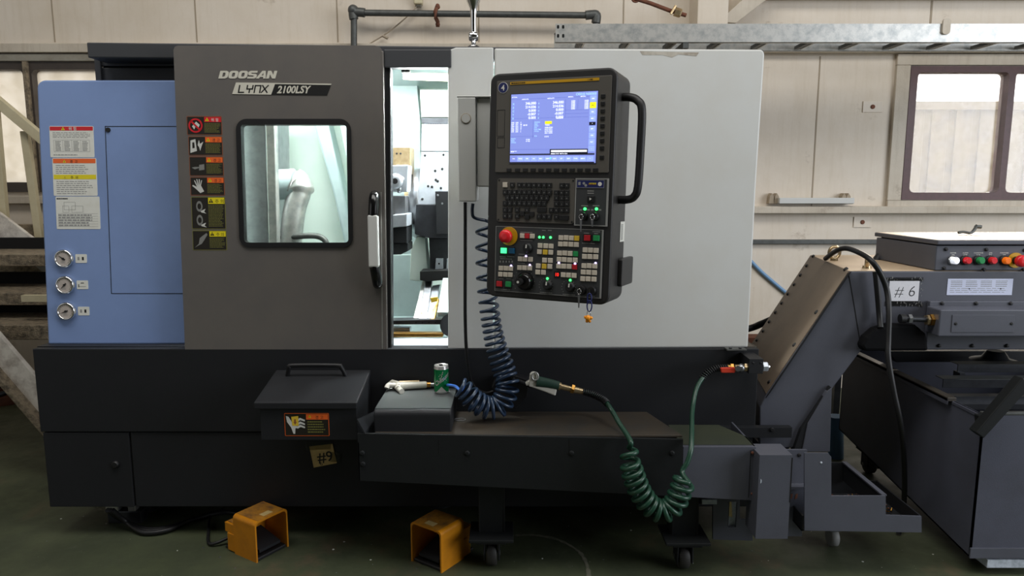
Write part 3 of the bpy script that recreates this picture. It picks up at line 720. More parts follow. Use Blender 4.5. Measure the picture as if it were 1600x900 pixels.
def badge():
    # body of the plate: white front part, black rear part with a light edge
    q = lambda l: pts(FP, l)
    m = MB('logo_silver'); m.prism(FP, q([(363, 147), (369, 129), (518, 131), (517, 133), (430, 131.5), (424, 148)]), 0, .002, 'logo_silver'); m.prism(FP, q([(424, 148), (430, 131.2), (517, 133), (511, 149)]), 0, .0018, 'ink_black')
    a0, b0 = FP.uv(373, 144.5); a1, b1 = FP.uv(418, 134); W_, H_ = (a1 - a0), (b1 - b0)
    def st(x0, y0, x1, y1, t=.0022):
        x0, x1, y0, y1 = a0 + x0 * W_, a0 + x1 * W_, b0 + y0 * H_, b0 + y1 * H_; sh = .22
        d = V((x1 - x0, y1 - y0)).normalized() * t; n = V((-d.y, d.x)); p = [V((x0, y0)) - d + n, V((x0, y0)) - d - n, V((x1, y1)) + d - n, V((x1, y1)) + d + n]
        m.prism(FP, [(a.x + (a.y - b0) * sh, a.y) for a in p], .002, .0024, 'ink_black')
    for s in ((0, 1, 0, 0), (0, 0, .17, 0), (.27, 1, .27, .5), (.27, .5, .46, .5), (.46, 1, .46, .5), (.365, .5, .365, 0), (.54, 0, .54, 1), (.54, 1, .73, 1), (.73, 1, .73, 0), (.79, 0, .98, 1), (.79, 1, .98, 0)): st(*s)
    u, v = FP.uv(433, 145.5); hh = FP.uv(433, 134.5)[1] - v; size = hh / .7; vs, _ = text_mesh('2100LSY', .03, 1.0); wd = max(p[0] for p in vs); u1 = FP.uv(484, 145)[0]
    m.text(FP, u, v, '2100LSY', size, .0022, 'logo_silver', .03, .26, (u1 - u) / (wd * size)); build('model_plate', m, DOOR)
badge()

# warning labels on the door
def pic_label(top, bot, x0, x1, hdr, txt, frame, kind):
    a, b = FP.uv(x0, top); c, d = FP.uv(x1, bot); m = MB('label_black'); W_, H_ = c - a, b - d
    m.prism(FP, rrect(a, d, c, b, .003, 3), 0, .0008, frame); m.prism(FP, rrect(a + .0022, d + .0022, c - .0022, b - .0022, .002, 3), .0008, .0011, 'label_black')
    hx = a + W_ * .5; hh = min(H_ * .27, .022); rectf(m, FP, hx, c - .003, b - .003 - hh, b - .003, .0014, hdr)
    tc = 'label_white' if hdr == 'label_red' else 'ink_black'
    if hdr == 'label_yellow': tri_sign(m, FP, hx + .010, b - .003 - hh / 2, hh * .38, .0016, 'ink_black', 'label_yellow')
    else: tri_sign(m, FP, hx + .010, b - .003 - hh / 2, hh * .38, .0016, 'label_yellow', 'ink_black')
    m.text(FP, hx + .024, b - .001 - hh * .95, txt, hh * .72, .0016, tc)
    textlines(m, FP, hx, c - .005, d + .008, b - .006 - hh, max(4, int(H_ / .0075)), .0014, 'label_yellow_text', .45)
    S = lambda l: [(a + .004 + x * (W_ * .46 - .004), d + .004 + y * (H_ - .008)) for x, y in l]
    pf = lambda l, mt='pictogram', w=.0015: m.flat(FP, S(l), w, mt)
    def hand(cx, cy, s):
        f = lambda l: m.flat(FP, [(cx + x * s, cy + y * s) for x, y in l], .0016, 'pictogram')
        f([(-.3, .1), (.25, .25), (.75, -.75), (.2, -1), (-.35, -.45)])
        for k, (bx, tx, ty) in enumerate(((-.28, -.62, .85), (-.1, -.28, 1.02), (.06, .08, 1.02), (.22, .42, .85))): f([(bx - .06, .05), (bx + .1, .12), (tx + .09, ty), (tx - .05, ty)])
        f([(-.35, -.45), (-.25, -.1), (-.85, .2), (-.95, .05)])
    cu, cv = a + W_ * .25, (b + d) / 2
    if kind == 'no':
        r = min(W_ * .22, H_ * .38); m.flat(FP, [(cu - r * .5, cv - r * .1), (cu + r * .1, cv + r * .55), (cu + r * .6, cv + r * .1), (cu + r * .3, cv - r * .5), (cu, cv - r * .1), (cu - r * .2, cv - r * .55)], .0013, 'pictogram')
        m.holed(FP, circ(cu, cv, r, 28), [circ(cu, cv, r * .78, 28)], .0018, .0013, 'label_red'); c45 = .7071 * r; t = r * .09
        m.flat(FP, [(cu - c45 - t, cv + c45 - t), (cu - c45 + t, cv + c45 + t), (cu + c45 + t, cv - c45 + t), (cu + c45 - t, cv - c45 - t)][::-1], .0018, 'label_red')
    elif kind == 'machine':
        pf([(.05, .08), (.5, .2), (.42, .9), (.08, .82)]); pf([(.2, .35), (.36, .38), (.34, .72), (.2, .7)], 'label_black', .0017)
        pf([(.56, .55), (.66, .86), (.72, .62), (.96, .75), (.84, .5), (.72, .2), (.66, .42)])
    elif kind == 'chuck':
        pf([(.58, .25), (.95, .3), (.95, .62), (.6, .58)], 'pictogram_grey'); pf([(.08, .42), (.3, .32), (.6, .4), (.6, .46), (.3, .46)], 'pictogram_grey')
    elif kind == 'hand': hand(cu, cv, min(W_ * .2, H_ * .42))
    elif kind == 'gears':
        for yy in (.72, .26):
            q = [(x * .22 + .48, y * .18 + yy) for x, y in circ(0, 0, 1, 14)]; pf(q, 'pictogram_grey'); q = [(x * .13 + .48, y * .1 + yy) for x, y in circ(0, 0, 1, 14)]; pf(q, 'label_black', .0017)
            pf([(.55, yy - .16), (.9, yy - .08), (.8, yy - .18), (.95, yy - .24), (.6, yy - .2)])
    elif kind == 'drill':
        pf([(.05, .08), (.35, .3), (.42, .62), (.62, .75), (.9, .92), (.96, .82), (.72, .5), (.55, .3), (.3, .2)], 'pictogram_grey')
    build('warning_label', m, DOOR)
pic_label(181.5, 211, 291.5, 347.5, 'label_red', '위 험', 'label_brown', 'no')
pic_label(213, 243, 294, 348.5, 'label_orange', '경 고', 'label_brown', 'machine')
pic_label(244.5, 275, 295.5, 350, 'label_orange', '경 고', 'label_brown', 'chuck')
pic_label(276.5, 305.5, 297, 351.5, 'label_orange', '경 고', 'label_brown', 'hand')
pic_label(307.5, 358, 298.5, 353.5, 'label_yellow', '주 의', 'label_yellow_text', 'gears')
pic_label(360, 391, 300.5, 355, 'label_yellow', '주 의', 'label_yellow_text', 'drill')

# door handle
def hp(px, py, w): u, v = FP.uv(px, py, w); return FP.pt(u, v, w)
m = MB('black_gloss'); R_ = .018
pathpts = [hp(586, 306, 0), hp(585, 306, .03), hp(584, 315, .048), hp(583.5, 330, .055), hp(583, 337, .055)]
m.tube(catmull(pathpts, 5), R_, 12); m.tube(catmull([hp(590, 443, 0), hp(590, 443, .03), hp(588, 432, .05), hp(586, 421, .055), hp(585, 414, .055)], 5), R_, 12)
m.tube([hp(583, 335, .052), hp(585, 415, .052)], .012, 12); HD = build('door_handle', m, DOOR)
m = MB('panel_white'); a, b = hp(573.5, 336, .074), hp(589.5, 336, .074); c, d = hp(591.5, 418, .074), hp(575.5, 418, .074); m.prismv([a, b, c, d], -FP.en * .03); build('handle_grip', m, HD, bevel=.006, seg=3)
m = MB('galv'); m.prism(FP, pts(FP, [(594.5, 300), (596.5, 300), (598.5, 545), (596.5, 545)]), 0, .0015); build('edge_strip', m, DOOR)

# ---- cabin interior
CX0, CX1 = -1.12, .80; ZC0, ZC1 = .52, 1.74
m = MB('cabin_sheet')
m.wbox(CX0, CX1, 3.3, 3.32, ZC0, ZC1)                                    # back sheet
m.wbox(CX0 - .02, CX0, 2.62, 3.32, ZC0, ZC1)                             # left end
m.wbox(CX1, CX1 + .02, 2.62, 3.32, ZC0, ZC1, 'cabin_sheet_grey')
m.wbox(CX0, CX1, 2.64, 3.32, ZC1, ZC1 + .02, 'cabin_sheet_grey')
m.prismv([(CX0, 2.53, .56), (CX0, 3.32, .80), (CX0, 3.32, .78), (CX0, 2.53, .54)], (CX1 - CX0, 0, 0), 'cabin_sheet_grey')
build('cabin_lining', m, L)
def IB(name, pxs, Y, dep, mat, bevel=.003, slope=0, parent=L, extra=None):
    m = MB(mat); m.prismv([P(a, b, Y + (slope * (500 - b) / 1000)) for a, b in pxs], (0, dep, 0)); 
    if extra: extra(m)
    return build(name, m, parent, bevel=bevel)
# behind the door window
IB('spindle_wall', [(374, 170), (414, 170), (420, 400), (380, 400)], 2.84, .3, 'steel', .004)
IB('spindle_wall_edge', [(414, 170), (428, 170), (434, 400), (420, 400)], 2.80, .04, 'galv', .004)
m = MB('cabin_sheet_grey')
m.tube([P(432, 289, 2.95), P(462, 287, 2.95)], .062, 20); m.tube(catmull([P(458, 286, 2.95), P(464, 290, 2.95), P(468, 302, 2.94), P(462, 320, 2.93), P(457, 350, 2.92), P(453, 400, 2.92)], 6), [.064] * 6 + [.06] * 6 + [.045] * 19, 18, 'galv')
build('coolant_duct', m, L)
m = MB('galv_dark'); m.tube(catmull([P(440, 372, 2.9), P(470, 369, 2.88), P(495, 369, 2.88), P(508, 376, 2.88), P(512, 390, 2.88)], 6), .012, 10); build('coolant_hose', m, L)
IB('rib_sheet', [(486, 180), (510, 180), (560, 400), (542, 400), (520, 300)], 3.2, .1, 'cabin_sheet_grey', .01)
IB('rib_sheet', [(525, 170), (545, 170), (590, 400), (572, 400)], 3.1, .1, 'cabin_sheet_grey', .01)
# behind the open gap: sheets
IB('cover_sheet', [(612, 108), (650, 108), (657, 190), (658, 300), (650, 460), (612, 470)], 3.22, .03, 'cabin_sheet_grey')
def holes(l, Y, r=.006, mat='gap_black'):
    def f(m):
        for px, py in l: m.cyl(P(px, py, Y - .0015), P(px, py, Y + .001), r, r, 12, mat)
    return f
IB('telescopic_cover', [(656, 140), (712, 140), (712, 183), (658, 183)], 3.0, .2, 'cabin_sheet')
IB('telescopic_cover', [(657, 184), (712, 184), (712, 193), (659, 193)], 2.98, .2, 'steel_dark')
IB('telescopic_cover', [(659, 194), (712, 194), (712, 236), (658, 236)], 2.94, .2, 'steel_bright')
IB('spindle_plate', [(658, 238), (712, 238), (712, 319), (653, 319)], 2.86, .2, 'steel_bright', extra=holes([(664, 243), (693, 242), (680, 267), (691, 264), (681, 281), (684, 283), (669, 291), (675, 292), (689, 294), (660, 311)], 2.86, .005))
IB('spindle_block', [(650, 319), (712, 319), (712, 372), (670, 372), (648, 366)], 2.84, .2, 'steel_dark')
IB('spindle_block', [(680, 299), (712, 299), (712, 366), (682, 366)], 2.78, .2, 'body_dark', extra=holes([(684, 305), (691, 318)], 2.78, .004, 'steel'))
m = MB('steel'); m.lathe(P(640, 318, 3.0), (1, 0.1, 0), [(0, .13), (.02, .145), (.05, .145), (.06, .13)], 40, 'steel'); m.lathe(P(634, 318, 3.0), (1, 0.1, 0), [(0, .12), (.03, .14)], 40, 'brass_pale')
TU = build('turret_disc', m, L)
IB('tool_holder', [(614, 230), (641, 230), (641, 272), (614, 272)], 2.84, .12, 'brass_pale', parent=TU, extra=holes([(620, 240), (626, 240)], 2.84, .004))
IB('tool_holder', [(612, 258), (638, 258), (636, 300), (612, 300)], 2.76, .1, 'steel_bright', parent=TU)
m = MB('steel_bright'); m.lathe(P(617, 283, 2.74), (0, 1, 0), [(0, .012), (0, .028), (.03, .03), (.06, .03)], 18); m.cyl(P(617, 283, 2.738), P(617, 283, 2.76), .011, .011, 14, 'gap_black'); m.ball(P(628, 280, 2.77), .015, 'steel'); m.ball(P(624, 296, 2.77), .014, 'steel'); build('boring_tool', m, TU)
IB('tool_holder', [(612, 306), (634, 306), (634, 337), (612, 337)], 2.80, .1, 'steel', parent=TU)
IB('tool_holder', [(612, 336), (636, 334), (636, 354), (612, 356)], 2.72, .16, 'steel_bright', parent=TU)
IB('tool_holder', [(612, 356), (636, 354), (636, 380), (612, 380)], 2.74, .14, 'body_dark', parent=TU)
IB('tool_holder', [(612, 380), (638, 380), (638, 392), (626, 398), (612, 398)], 2.76, .12, 'steel_dark', parent=TU)
IB('way_cover', [(612, 398), (648, 398), (662, 430), (650, 500), (612, 505)], 3.1, .05, 'cabin_sheet_grey')
IB('way_cover', [(652, 370), (664, 372), (670, 440), (660, 440), (640, 438), (642, 385)], 2.95, .1, 'cabin_sheet')
IB('tail_frame', [(670, 372), (712, 372), (712, 424), (672, 424)], 2.92, .2, 'steel_dark')
IB('tail_frame_plate', [(681, 404), (692, 404), (692, 421), (680, 421)], 2.90, .03, 'steel_bright', extra=holes([(686, 412)], 2.90, .004))
IB('tail_frame_plate', [(698, 404), (712, 404), (712, 421), (697, 421)], 2.90, .03, 'steel_bright')
IB('way_wiper', [(656, 424), (712, 422), (712, 436), (668, 440), (656, 438)], 2.84, .1, 'gap_black')
def sloped(name, q, Y0, Y1, mat, th=.02, extra=None):
    m = MB(mat); a, b, c, d = q; m.prismv([P(*a, Y1), P(*b, Y1), P(*c, Y0), P(*d, Y0)], (0, th * .7, -th))
    if extra: extra(m)
    return build(name, m, L, bevel=.002)
sloped('guideway', ((660, 438), (673, 438), (664, 500), (645, 500)), 2.70, 2.9, 'galv')
def dots(m):
    for k in range(7):
        t = k / 6; m.lathe(P(668 - 9 * t, 444 + 46 * t, 2.885 - .165 * t), (0, -.5, 1), [(0, .0045), (.003, .0045), (.004, .003)], 10, 'brass')
sloped('guideway', ((665, 436), (676, 436), (666, 500), (654, 500)), 2.685, 2.89, 'steel', extra=dots)
sloped('guideway', ((676, 446), (688, 444), (678, 500), (664, 500)), 2.69, 2.88, 'steel_bright')
sloped('guideway', ((684, 466), (686, 466), (679, 500), (671, 500)), 2.68, 2.78, 'brass')
IB('way_clip', [(672, 466), (684, 464), (683, 471), (674, 473)], 2.74, .01, 'key_yellow', .001)
sloped('tailstock_cover', ((692, 434), (714, 434), (714, 488), (683, 488)), 2.66, 2.84, 'cabin_sheet_grey')
m = MB('steel_dark'); m.cyl(P(706, 508, 2.64), P(706, 508, 2.9), .045, .045, 24); build('tailstock_barrel', m, L)
IB('cross_bar', [(611, 501), (714, 499), (714, 507), (611, 507)], 2.66, .06, 'steel_dark', extra=holes([(650, 504), (660, 504), (670, 504), (680, 504)], 2.66, .003))
IB('cross_bar', [(611, 512), (640, 512), (640, 522), (611, 522)], 2.68, .05, 'steel_bright')
IB('cross_bar', [(611, 521), (692, 521), (692, 527), (611, 527)], 2.62, .04, 'brass')
sloped('chip_pan', ((612, 528), (700, 528), (702, 548), (612, 548)), 2.53, 2.62, 'steel_bright', .008)
IB('sensor_bracket', [(627, 105), (640, 105), (640, 113), (627, 113)], 2.68, .03, 'galv_dark', .002, extra=holes([(630, 109), (636, 109)], 2.68, .004))
m = MB('led_strip'); m.tube([P(632, 121, 2.76), P(712, 124, 2.76)], .008, 10); build('work_lamp', m, L)
m = MB('galv'); m.wbox(P(628, 112, 2.75).x, P(712, 112, 2.75).x, 2.77, 2.80, P(660, 123, 2.76).z, P(660, 113, 2.76).z); build('lamp_housing', m, L)
area('work_lamp_light', tuple(P(500, 125, 2.78)), (-.65, 3.0, .9), .8, .08, 11, (.95, 1, .98))
area('strip_light', (-.31, 2.78, 1.69), (-.33, 2.40, .6), .24, .05, 7.5, (.93, 1, 1))
area('strip_light', (.02, 2.79, 1.66), (-.60, 2.36, .62), .2, .05, 14, (.93, 1, 1))
area('work_lamp_light', tuple(P(655, 119, 2.70)), (-.32, 3.0, .85), .2, .05, 2.5, (.95, 1, 1)).data.energy = 1.2

# ---- pendant carrier box
JF = YF(2.36, 0.0)
jb = thing('pendant_carrier', 'narrow white upright box with a round cap left of the control screen', 'arm box', P(740, 315, 2.36))
a, b = JF.uv(715, 152); c, d = JF.uv(744, 315); e = JF.uv(790, 152)[0]
m = MB('panel_white'); m.box(JF, a, c, d, b, 0, -.17); m.box(JF, a - .003, e, b, b + .006, 0, -.13); build('housing', m, jb, bevel=.004)
m = MB('panel_white'); m.box(JF, c + .004, e, JF.uv(744, 292)[1], b, -.012, -.1); build('cover', m, jb, bevel=.004)
u, v = JF.uv(728, 185); m = MB('panel_white'); m.cyl(JF.pt(u, v, 0), JF.pt(u, v, .002), .0165, .016, 28, 'seam_dark'); m.cyl(JF.pt(u, v, .001), JF.pt(u, v, .003), .0145, .014, 28, 'panel_white'); build('round_cap', m, jb)

# ---- beacon pole on the roof
bp = thing('beacon_pole', 'polished silver jointed pole standing on the machine roof', 'pole', P(740, 72, 2.7))
YB = 2.7
m = MB('chrome'); m.lathe(P(740, 73, YB), (0, 0, 1), [(0, .022), (.004, .02), (.006, .009), (.03, .009)], 24); build('base', m, bp)
m = MB('chrome'); m.lathe(P(740, 57, YB) + V((-.017, 0, 0)), (1, 0, 0), [(0, .012), (.003, .0165), (.031, .0165), (.034, .012)], 24); m.ball(P(740, 57, YB), .018); build('swivel_joint', m, bp)
m = MB('chrome'); c0 = P(740, 53, YB); hgt = (P(740, 0, YB) - c0).z; m.lathe(c0, (0, 0, 1), [(0, .0105), (hgt * .55, .0105), (hgt * .75, .013), (hgt * .95, .024), (hgt * 1.2, .03), (hgt * 1.6, .03)], 24); build('pole', m, bp)

# ---- small hardware on the ledge
hz = ZS
def on_ledge(px): return PZ(px, 541, hz)
def clamp(name, label, cat, build_fn): m = MB('steel_dark'); build_fn(m); tag(build(name, m, bevel=.002), label, cat)
def fa(m):
    c = on_ledge(812); m.wbox(c.x - .028, c.x + .008, c.y - .012, c.y + .012, hz, hz + .018, 'brass_pale'); m.cyl(c + V((-.045, 0, .008)), c + V((-.028, 0, .008)), .007, .007, 12)
clamp('jaw_block', 'small tan jaw block lying on the ledge below the white panel', 'block', fa)
def fb(m):
    c = on_ledge(822); m.wbox(c.x + .0, c.x + .036, c.y - .01, c.y + .014, hz + .014, hz + .032, 'rust'); m.cyl((c.x + .008, c.y - .012, hz + .009), (c.x + .008, c.y + .012, hz + .009), .009, .009, 14); m.cyl((c.x + .028, c.y - .012, hz + .009), (c.x + .028, c.y + .012, hz + .009), .009, .009, 14)
clamp('clamp_block', 'brown topped clamp piece on the ledge between two smaller pieces', 'clamp', fb)
def fc(m):
    c = on_ledge(855)
    for dx in (-.012, .012): m.cyl((c.x + dx, c.y, hz), (c.x + dx, c.y, hz + .03), .011, .010, 14); m.ball((c.x + dx, c.y, hz + .034), .012)
    m.wbox(c.x - .02, c.x + .02, c.y - .008, c.y + .01, hz + .012, hz + .026); m.cyl(c + V((-.036, 0, .0)), c + V((-.036, 0, .016)), .010, .009, 12)
clamp('bolt_fitting', 'dark grey double bolt fitting standing on the ledge under the key fob', 'fitting', fc)
def fd(m):
    c = PZ(1151, 548, hz); m.wbox(c.x - .035, c.x + .035, c.y - .004, c.y + .03, hz, hz + .006, 'galv_dark')
    for dx in (-.02, .015): m.hexbolt((c.x + dx, c.y + .008, hz + .006), (0, 0, 1), .006, .005)
clamp('hinge_plate', 'bare metal hinge plate with bolts at the right end of the ledge', 'hinge', fd)
# ================================================================== CONTROL PENDANT
_a, _t, _r = 0.40864, 0.0331, -0.0108
_ex = V((math.cos(_a), -math.sin(_a), 0)); _n = V((-math.sin(_a), -math.cos(_a), 0)); _ez = V((0, 0, 1)) * math.cos(_t) - _n * math.sin(_t)
PC = V((0.10893, 2.15, 1.29763)); PW, PH = 0.4003, 0.683
PF = Frame(PC, _ex * math.cos(_r) + _ez * math.sin(_r), _ez * math.cos(_r) - _ex * math.sin(_r))
SF = Frame(PF.pt(PW / 2, 0, 0), -PF.en, PF.ez)
pd = thing('control_pendant', 'black angled control console with lit blue screen and rows of keys', 'control panel', PF.pt(0, -PH / 2, -.08))
m = MB('pendant_black'); m.prism(PF, rrect(-PW / 2, -PH / 2, PW / 2, PH / 2, .03, 6), -.012, -.15)
m.prism(PF, rrect(-PW / 2 + .0, -PH / 2, PW / 2, PH / 2, .03, 6), 0, -.012)
build('housing', m, pd, bevel=.006, seg=3)
def pq(l, w=0): return [PF.uv(a, b, w) for a, b in l]
def plate4(tl, br_, w0, w1, mat, r=.003):
    a = PF.uv(*tl); b = PF.uv(*br_); m = MB(mat); m.prism(PF, rrect(a[0], b[1], b[0], a[1], r, 3), w1, w0); return m, a[0], b[0], b[1], a[1]
# -- monitor
m, u0, u1, v0, v1 = plate4((777, 127), (951, 270), 0, .003, 'pendant_face')
MP = build('monitor_bezel', m, pd, bevel=.001)
m = MB('fanuc_yellow'); a = pq([(798, 131), (937, 119)]); m.prism(PF, [(a[0][0], a[0][1] - .0035), (a[1][0], a[0][1] - .0035), (a[1][0], a[0][1] + .0045), (a[0][0], a[0][1] + .0045)], .003, .0042)
textlines(m, PF, a[0][0] + .004, a[0][0] + .05, a[0][1] - .002, a[0][1] + .003, 1, .0046, 'ink_black', .7, 0); m.text(PF, a[1][0] - .034, a[0][1] - .002, 'i HMI', .007, .0046, 'ink_black', .01)
build('brand_strip', m, MP)
m = MB('badge_blue'); b = PF.uv(786, 137, .004); m.cyl(PF.pt(b[0], b[1], .003), PF.pt(b[0], b[1], .0042), .0165, .0165, 30, 'ink_white'); m.cyl(PF.pt(b[0], b[1], .0035), PF.pt(b[0], b[1], .0046), .0152, .0152, 30)
m.text(PF, b[0], b[1] - .008, '4', .023, .005, 'ink_white', .02, align='c'); build('number_badge', m, MP)
m = MB('ink_black')
for tl, br_ in (((778, 172), (789, 213)), ((778, 215), (789, 231))):
    a = PF.uv(*tl); b = PF.uv(*br_); m.holed(PF, rect(a[0], b[1], b[0], a[1]), [rect(a[0] + .001, b[1] + .001, b[0] - .001, a[1] - .001)], .0036, .003)
build('card_slot_cover', m, MP)
# screen
sa = PF.uv(799, 148, .004); sb = PF.uv(930.5, 254.5, .004); su0, su1, sv0, sv1 = sa[0], sb[0], sb[1], PF.uv(933, 142, .004)[1]
SW, SH = su1 - su0, sv1 - sv0
m = MB('screen_dark'); m.box(PF, su0 - .002, su1 + .002, sv0 - .002, sv1 + .002, .003, .0040)
def sr_(x0, y0, x1, y1, mat, w=.0044): rectf(m, PF, su0 + x0 * SW, su0 + x1 * SW, sv1 - y1 * SH, sv1 - y0 * SH, w, mat)
def stx(x, y, s, size, mat, align='l', w=.0050, sx=1.0): m.text(PF, su0 + x * SW, sv1 - y * SH, s, size * SH, w, mat, .02, align=align, sx=sx)
sr_(0, 0, 1, 1, 'screen_blue', .0042)
sr_(0, .865, .985, .885, 'screen_dark'); sr_(.475, .80, .91, .885, 'screen_dark'); sr_(.49, .815, .90, .845, 'screen_white', .0048)
stx(.49, .876, 'MEM STRT MTN FIN', .026, 'screen_white', sx=1.1); stx(.01, .05, 'ACTUAL', .022, 'screen_white'); stx(.985, .052, 'O0010 N00000', .048, 'screen_cyan', 'r')
sr_(.0, .985, .985, 1.0, 'screen_dark')
for x0, vals in ((.30, 1), (.62, 1)):
    for k, s in enumerate(('346.000', '214.036', '0.000', '-0.007', '0.000')): stx(x0, .155 + k * .052, s, .052, 'screen_white', 'r', sx=1.0)
for k, s in enumerate('XZCYB'): stx(.02, .155 + k * .052, s, .04, 'screen_cyan'); stx(.325, .155 + k * .052, s, .03, 'screen_cyan')
for x in (.75, .90):
    for k in range(6): stx(x, .135 + k * .022, '0.000', .026, 'screen_white', 'r')
for x, y in ((.13, .085), (.43, .085), (.67, .075), (.81, .075), (.54, .37)): stx(x, y, 'ABSOLUTE' if x < .6 else 'MODAL', .022, 'screen_white')
for q in ((0, .35, .90, .352), (.31, .1, .312, .35), (.64, .1, .642, .35), (.78, .1, .782, .24), (.64, .25, .9, .252), (.64, .30, .9, .302), (0, .61, .28, .612), (.27, .38, .272, .64), (0, .80, .47, .802), (0, .07, .9, .072)): sr_(*q, 'screen_line', .0046)
for k in range(6): stx(.01, .42 + k * .026, 'G%02d' % (k * 7 + 40), .026, 'screen_white'); stx(.06, .42 + k * .026, 'G%02d' % (k + 90), .026, 'screen_white'); stx(.12, .42 + k * .026, ('F', 'M', 'H', 'D', 'T', 'S')[k], .026, 'screen_white')
stx(.155, .46, 'M 30', .03, 'screen_white')
for k, s in enumerate(('SPINDLE', 'FEED', 'RAPID', 'JOG', 'RUN TIME', 'CYCLE')): stx(.285, .42 + k * .026, s, .024, 'screen_cyan')
sr_(.41, .40, .49, .44, 'screen_yellow', .0046); stx(.41, .465, 'T0404', .028, 'screen_white')
for k in range(4): stx(.41, .50 + k * .026, '%04d %04d' % (100 + 37 * k, 220 + 91 * k), .028, 'screen_white')
stx(.41, .63, '0 0 0', .03, 'screen_white'); stx(.29, .62, 'S 0', .03, 'screen_cyan')
for k, s in enumerate(('PARTS', 'RUN', 'CYCLE')): stx(.01, .655 + k * .027, s, .026, 'screen_cyan'); stx(.19, .665 + k * .025, '0H 0M' if k < 2 else '', .022, 'screen_white')
stx(.01, .84, 'MEM ****', .024, 'screen_white')
for k in range(12):
    x0 = .01 + k * .081; 
    if k == 5: stx(.478, .945, '+', .04, 'lamp_green')
    sr_(x0, .905, x0 + .075, .975, 'screen_light' if k != 0 else 'screen_blue', .0048); stx(x0 + .037, .945, ('POS', 'PROG', 'OFS', 'SYS', 'MSG', 'GRPH', 'CNC', 'SET', 'EDIT', 'TOOL', 'MENU', '>')[k], .022, 'screen_white', 'c', .0052)
for k in range(9):
    y0 = .06 + k * .092 - (.0 if k < 5 else .04); h = .085 if k != 4 else .045
    sr_(.915, y0, .985, y0 + h, ('screen_light', 'screen_yellow', 'screen_light', 'screen_light', 'screen_dark', 'screen_light', 'screen_light', 'screen_light', 'screen_light')[k], .0048)
    stx(.95, y0 + h * .6, ('ABS', 'ALL', 'REL', 'M/C', '>', 'SET', 'OFS', 'RST', '')[k] or '-', .024, 'screen_dark' if k == 1 else 'screen_white', 'c', .0052)
build('screen', m, MP)
# soft keys
def key_at(px, py, su, sv, mat, parent, name, w=.003, h=.004, lib={}):
    k = (round(su, 4), round(sv, 4), mat, name)
    u, v = PF.uv(px, py, w + h)
    if k not in lib:
        m = MB(mat); m.box(PF, u - su / 2, u + su / 2, v - sv / 2, v + sv / 2, w, w + h); piv = PF.pt(u, v, w)
        lib[k] = build(name, m, parent, pivot=piv, bevel=.0008); return lib[k]
    return copy_at(lib[k], PF.pt(u, v, w), parent)
for k in range(12): key_at(796 + k * 12.2 + (0 if k else -1), 265.5 + .35 * k / 3 - .12 * k, .016, .010, 'key_dark', MP, 'soft_key', .003, .0025)
for k in range(9): key_at(942 - .25 * k, 150 + k * 11.6 + (3 if k == 8 else 0), .013, .011, 'key_dark', MP, 'soft_key', .003, .0025)
# -- keyboard
m, u0, u1, v0, v1 = plate4((778, 278.5), (897, 350), 0, .003, 'pendant_face', .008)
for a, b in ((u0 + .006, v0 + .006), (u1 - .006, v0 + .006), (u0 + .006, v1 - .006), (u1 - .006, v1 - .006)): m.cyl(PF.pt(a, b, .003), PF.pt(a, b, .0038), .003, .003, 10, 'ink_black')
KB = build('keyboard', m, pd)
Z = lambda x, y: (760 + x / 8.0, 270 + y / 8.0)
rows = [(150, .012, [230, 320, 410, 470, 530, 592, 655, 720, 785, 940, 1003]), (242, .010, [230, 290, 350, 412, 472, 532, 594, 657, 720, 785, 872, 940, 1003]),
        (310, .012, [262, 322, 383, 442, 500, 562, 625, 690, 750, 872, 940, 1003]), (380, .014, [230, 290, 350, 412, 472, 532, 594, 657, 720, 872, 940, 1003]),
        (465, .004, [230, 290, 382, 505, 808, 872, 940, 1003]), (540, .02, [230, 290, 382, 655, 720, 782, 872])]
for y, s, xs in rows:
    for x in xs: key_at(*Z(x, y + (x - 230) * s), .0150, .0150, 'key_white' if (y, x) == (150, 230) else 'key_dark', KB, 'key')
for x, y in ((445, 508), (565, 515), (505, 550)): key_at(*Z(x, y), .0150, .0150, 'key_dark', KB, 'key')
key_at(*Z(690, 462), .030, .0150, 'key_dark', KB, 'key'); key_at(*Z(965, 562), .031, .0150, 'key_dark', KB, 'key')
m = MB('ink_grey')
for y, s, xs in rows:
    for x in xs:
        if (y, x) == (150, 230): continue
        u, v = PF.uv(*Z(x, y + (x - 230) * s), .0075); m.text(PF, u, v - .0022, random.choice('ABCDEFGHJKLMNPRSTXYZ0123456789'), .0062, .0075, 'ink_grey', .01, align='c')
for x in (425, 480, 538, 600, 660, 722, 785): u, v = PF.uv(*Z(x, 197), .0035); textlines(m, PF, u - .006, u + .006, v - .001, v + .002, 1, .0035, 'ink_grey', .7, 0)
build('key_legends', m, KB)
# -- option panel with two key switches
m, u0, u1, v0, v1 = plate4((900, 278.5), (949.5, 354), 0, .003, 'pendant_face_dark', .002)
m.holed(PF, rect(u0, v0, u1, v1), [rect(u0 + .003, v0 + .003, u1 - .006, v1 - .003)], .0036, .003, 'ink_grey')
a = PF.uv(902, 281); b = PF.uv(944.5, 294); m.box(PF, a[0], b[0], b[1], a[1], .003, .0042, 'badge_blue'); m.holed(PF, rect(a[0], b[1], b[0], a[1]), [rect(a[0] + .001, b[1] + .001, b[0] - .001, a[1] - .001)], .0046, .0042, 'ink_grey')
rectf(m, PF, a[0] + .005, a[0] + .012, b[1] + .008, a[1] - .006, .0046, 'ink_grey'); m.flat(PF, circ(a[0] + .022, a[1] - .010, .004, 12), .0046, 'ink_grey'); m.flat(PF, circ(a[0] + .028, a[1] - .016, .004, 12), .0046, 'ink_grey')
